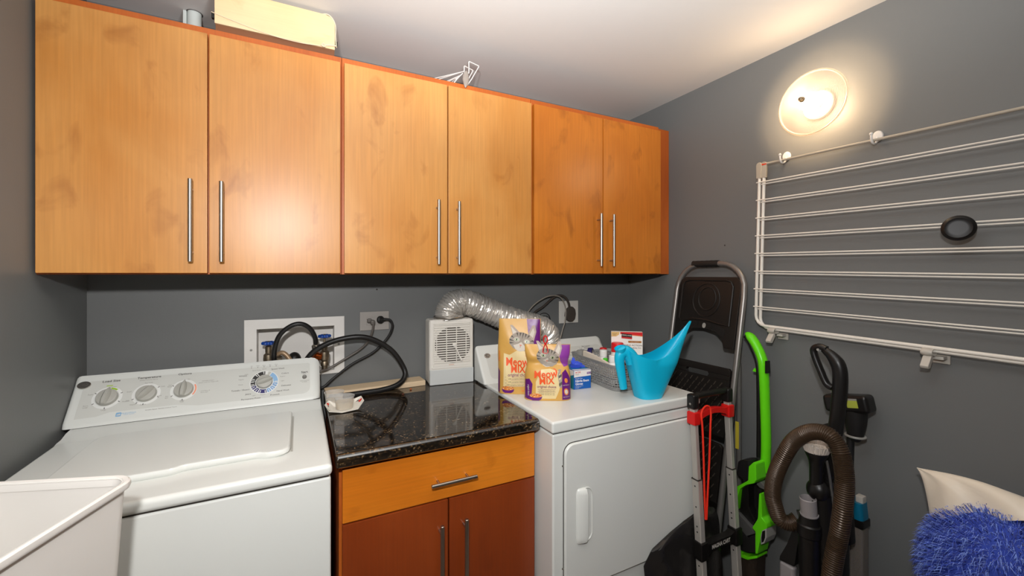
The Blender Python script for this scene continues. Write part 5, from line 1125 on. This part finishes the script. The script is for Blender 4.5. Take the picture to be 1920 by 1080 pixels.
m = MB(BLACKP); m.loft([[(1.50 + .004 * k, y, z) for y, z in pts] for k, pts in ((0, ()),) if pts] or [[(1.50, .826, .545), (1.506, .822, .547), (1.506, .806, .542), (1.50, .806, .542)], [(1.497, .848, .470), (1.512, .848, .470), (1.512, .815, .478), (1.497, .815, .478)], [(1.492, .868, .420), (1.516, .868, .420), (1.516, .818, .432), (1.492, .818, .432)], [(1.492, .870, .405), (1.516, .870, .405), (1.516, .822, .412), (1.492, .822, .412)]]); m.build('crevice_tool', t)
m = MB(paint('lilac_grey2', (142, 136, 136), .4)); m.box(1.490, 1.518, .822, .872, .335, .404, .010, 3); m.build('tool_end', t)
m = MB(BLACKM); m.box(1.495, 1.53, .80, .84, .15, .335, .008); m.build('tool_clip', t)
m = MB(BLACKP); m.box(1.44, 1.60, .62, .88, .008, .125, .03, 4); m.build('floor_base', t)
for y in (.625, .875):
    m = MB(BLACKM); m.lathe([(.01, -.01), (.045, -.01), (.048, 0), (.045, .01), (.01, .01)], (1.61, y, .050), (0, 1, 0), 24); m.build('wheel', t)

# ================================================================ slim cordless vacuum behind it
t = thing('cordless_vacuum', (1.66, .71, 0), 'slim black vacuum with a teal capped clear bin, half hidden behind the brown hose', 'vacuum cleaner')
m = MB(BLACKP); m.M = Matrix.Translation((1.66, .735, .966)) @ Matrix.Rotation(R(-12), 4, 'X'); m.box(-.03, .03, -.062, .070, -.030, .028, .012, 3); m.build('nozzle_head', t)
for dy in (-.034, .004):
    m = MB(paint('yellow_green_film', (176, 186, 70), .35) if 'yellow_green_film' not in bpy.data.materials else bpy.data.materials['yellow_green_film']); m.M = Matrix.Translation((1.66, .735, .966)) @ Matrix.Rotation(R(-12), 4, 'X'); m.box(-.0325, -.029, dy - .001, dy + .030, -.012, .012, .001); m.use(GREYP); m.box(-.0322, -.029, dy - .001, dy + .030, .012, .018, .0005); m.build('nozzle_window', t)
m = MB(BLACKM); m.lathe([(.012, 0), (.022, .02), (.030, .06), (.034, .11)], (1.665, .722, .84), (0, 0, 1), 20); m.build('neck', t)
m = MB(GREYP); m.tube([(1.665 + .026 * math.cos(a), .722 + .026 * math.sin(a), .858) for a in (2 * math.pi * k / 24 for k in range(24))], .004, 8, closed=True); m.build('neck_ring', t)
m = MB(BLACKM); m.rod((1.665, .755, .13), (1.665, .736, .845), .011, 12); m.build('tube', t)
m = MB(LGREY); m.box(1.648, 1.674, .694, .716, .640, .667, .004); m.build('latch', t)
m = MB(paint('teal_plastic', (14, 108, 140), .35)); m.loft([[(x, y, z) for x, y in rrect(.05, wv, .012, 3, 1.66, .716)] for z, wv in ((.592, .052), (.600, .052), (.630, .046), (.646, .044))]); m.build('teal_cap', t)
m = MB(BLACKP); m.box(1.634, 1.686, .688, .745, .565, .592, .004); m.build('bin_collar', t)
m = MB(sheer('clear_bin', (150, 140, 130), .45, .1, .2)); m.box(1.636, 1.684, .690, .744, .20, .565, .010, 3); m.build('clear_bin', t)
m = MB(BLACKP); m.box(1.612, 1.70, .65, .78, .006, .20, .02, 3); m.build('floor_base', t)

# ================================================================ furry blue plush at the right edge
t = thing('furry_plush', (1.57, .38, 0), 'shaggy bright blue furry plush with a white satin ear at the right edge', 'plush toy')
BLU = paint('plush_blue', (52, 76, 176), .8); SATIN = paint('white_satin', (224, 212, 194), .35, sheen=.3)
def lump(c, r): return c, r
parts_ = [((1.59, .372, .612), (.12, .150, .185)), ((1.56, .405, .265), (.15, .205, .27))]
m = MB(BLU)
for c, r_ in parts_: m.ball(c, r_, 32, 20)
body = m.build('body', t)
furm = [paint('fur_blue', (66, 94, 206), .6, sheen=.3), paint('fur_blue_pale', (128, 158, 240), .6, sheen=.3), paint('fur_blue_dark', (28, 40, 120), .6)]
m = MB(furm[0]); rg = random.Random(21)
for c, r_ in parts_:
    for _ in range(14000):
        z = rg.uniform(-.92, 1); a = rg.uniform(0, 2 * math.pi); q = math.sqrt(1 - z * z); d = Vector((q * math.cos(a), q * math.sin(a), z))
        if d.x > .45: continue
        p = Vector((c[0] + d.x * r_[0], c[1] + d.y * r_[1], c[2] + d.z * r_[2]))
        nrm = Vector((d.x / r_[0], d.y / r_[1], d.z / r_[2])).normalized(); ln = rg.uniform(.018, .034)
        tgt = (nrm + Vector((rg.uniform(-.45, .45), rg.uniform(-.45, .45), rg.uniform(-.8, .2)))).normalized(); tip = p + tgt * ln + Vector((0, 0, -.35 * ln)); mid = p + nrm * ln * .45 + tgt * ln * .2
        s_ = nrm.cross(Vector((rg.uniform(-1, 1), rg.uniform(-1, 1), rg.uniform(-1, 1)))).normalized() * rg.uniform(.0006, .0011)
        m.use(furm[rg.choice((0, 0, 1, 1, 2))])
        A, B_, C_, D_, E_ = m.v(p - s_), m.v(p + s_), m.v(mid + s_ * .8), m.v(mid - s_ * .8), m.v(tip); m.f([A, B_, C_, D_]); m.f([D_, C_, E_])
fo = m.build('fur', body)
m = MB(SATIN)
tip = Vector((1.60, .544, .838)); e0_, e1_ = Vector((1.590, .512, .715)), Vector((1.60, .270, .835)); loops = []
ec, ed = (e0_ + e1_) / 2, (e1_ - e0_) / 2
for k in range(15):
    f = k / 14; c = tip.lerp(ec, f ** .95) + Vector((0, 0, .018 * math.sin(math.pi * f)))
    loops.append([c + ed * (f * math.cos(a) + .003) + Vector(((.0025 + .04 * f) * math.sin(a) * (1 + .22 * math.sin(6 * math.cos(a) + 5 * f)), 0, .004 * f * math.sin(4 * a + 6 * f))) for a in (2 * math.pi * i / 32 for i in range(32))])
m.loft(loops); o = m.build('ear', t); o['label'] = 'pointed white satin ear'
for o in bpy.data.objects:
    if '_loc' in o: del o['_loc']
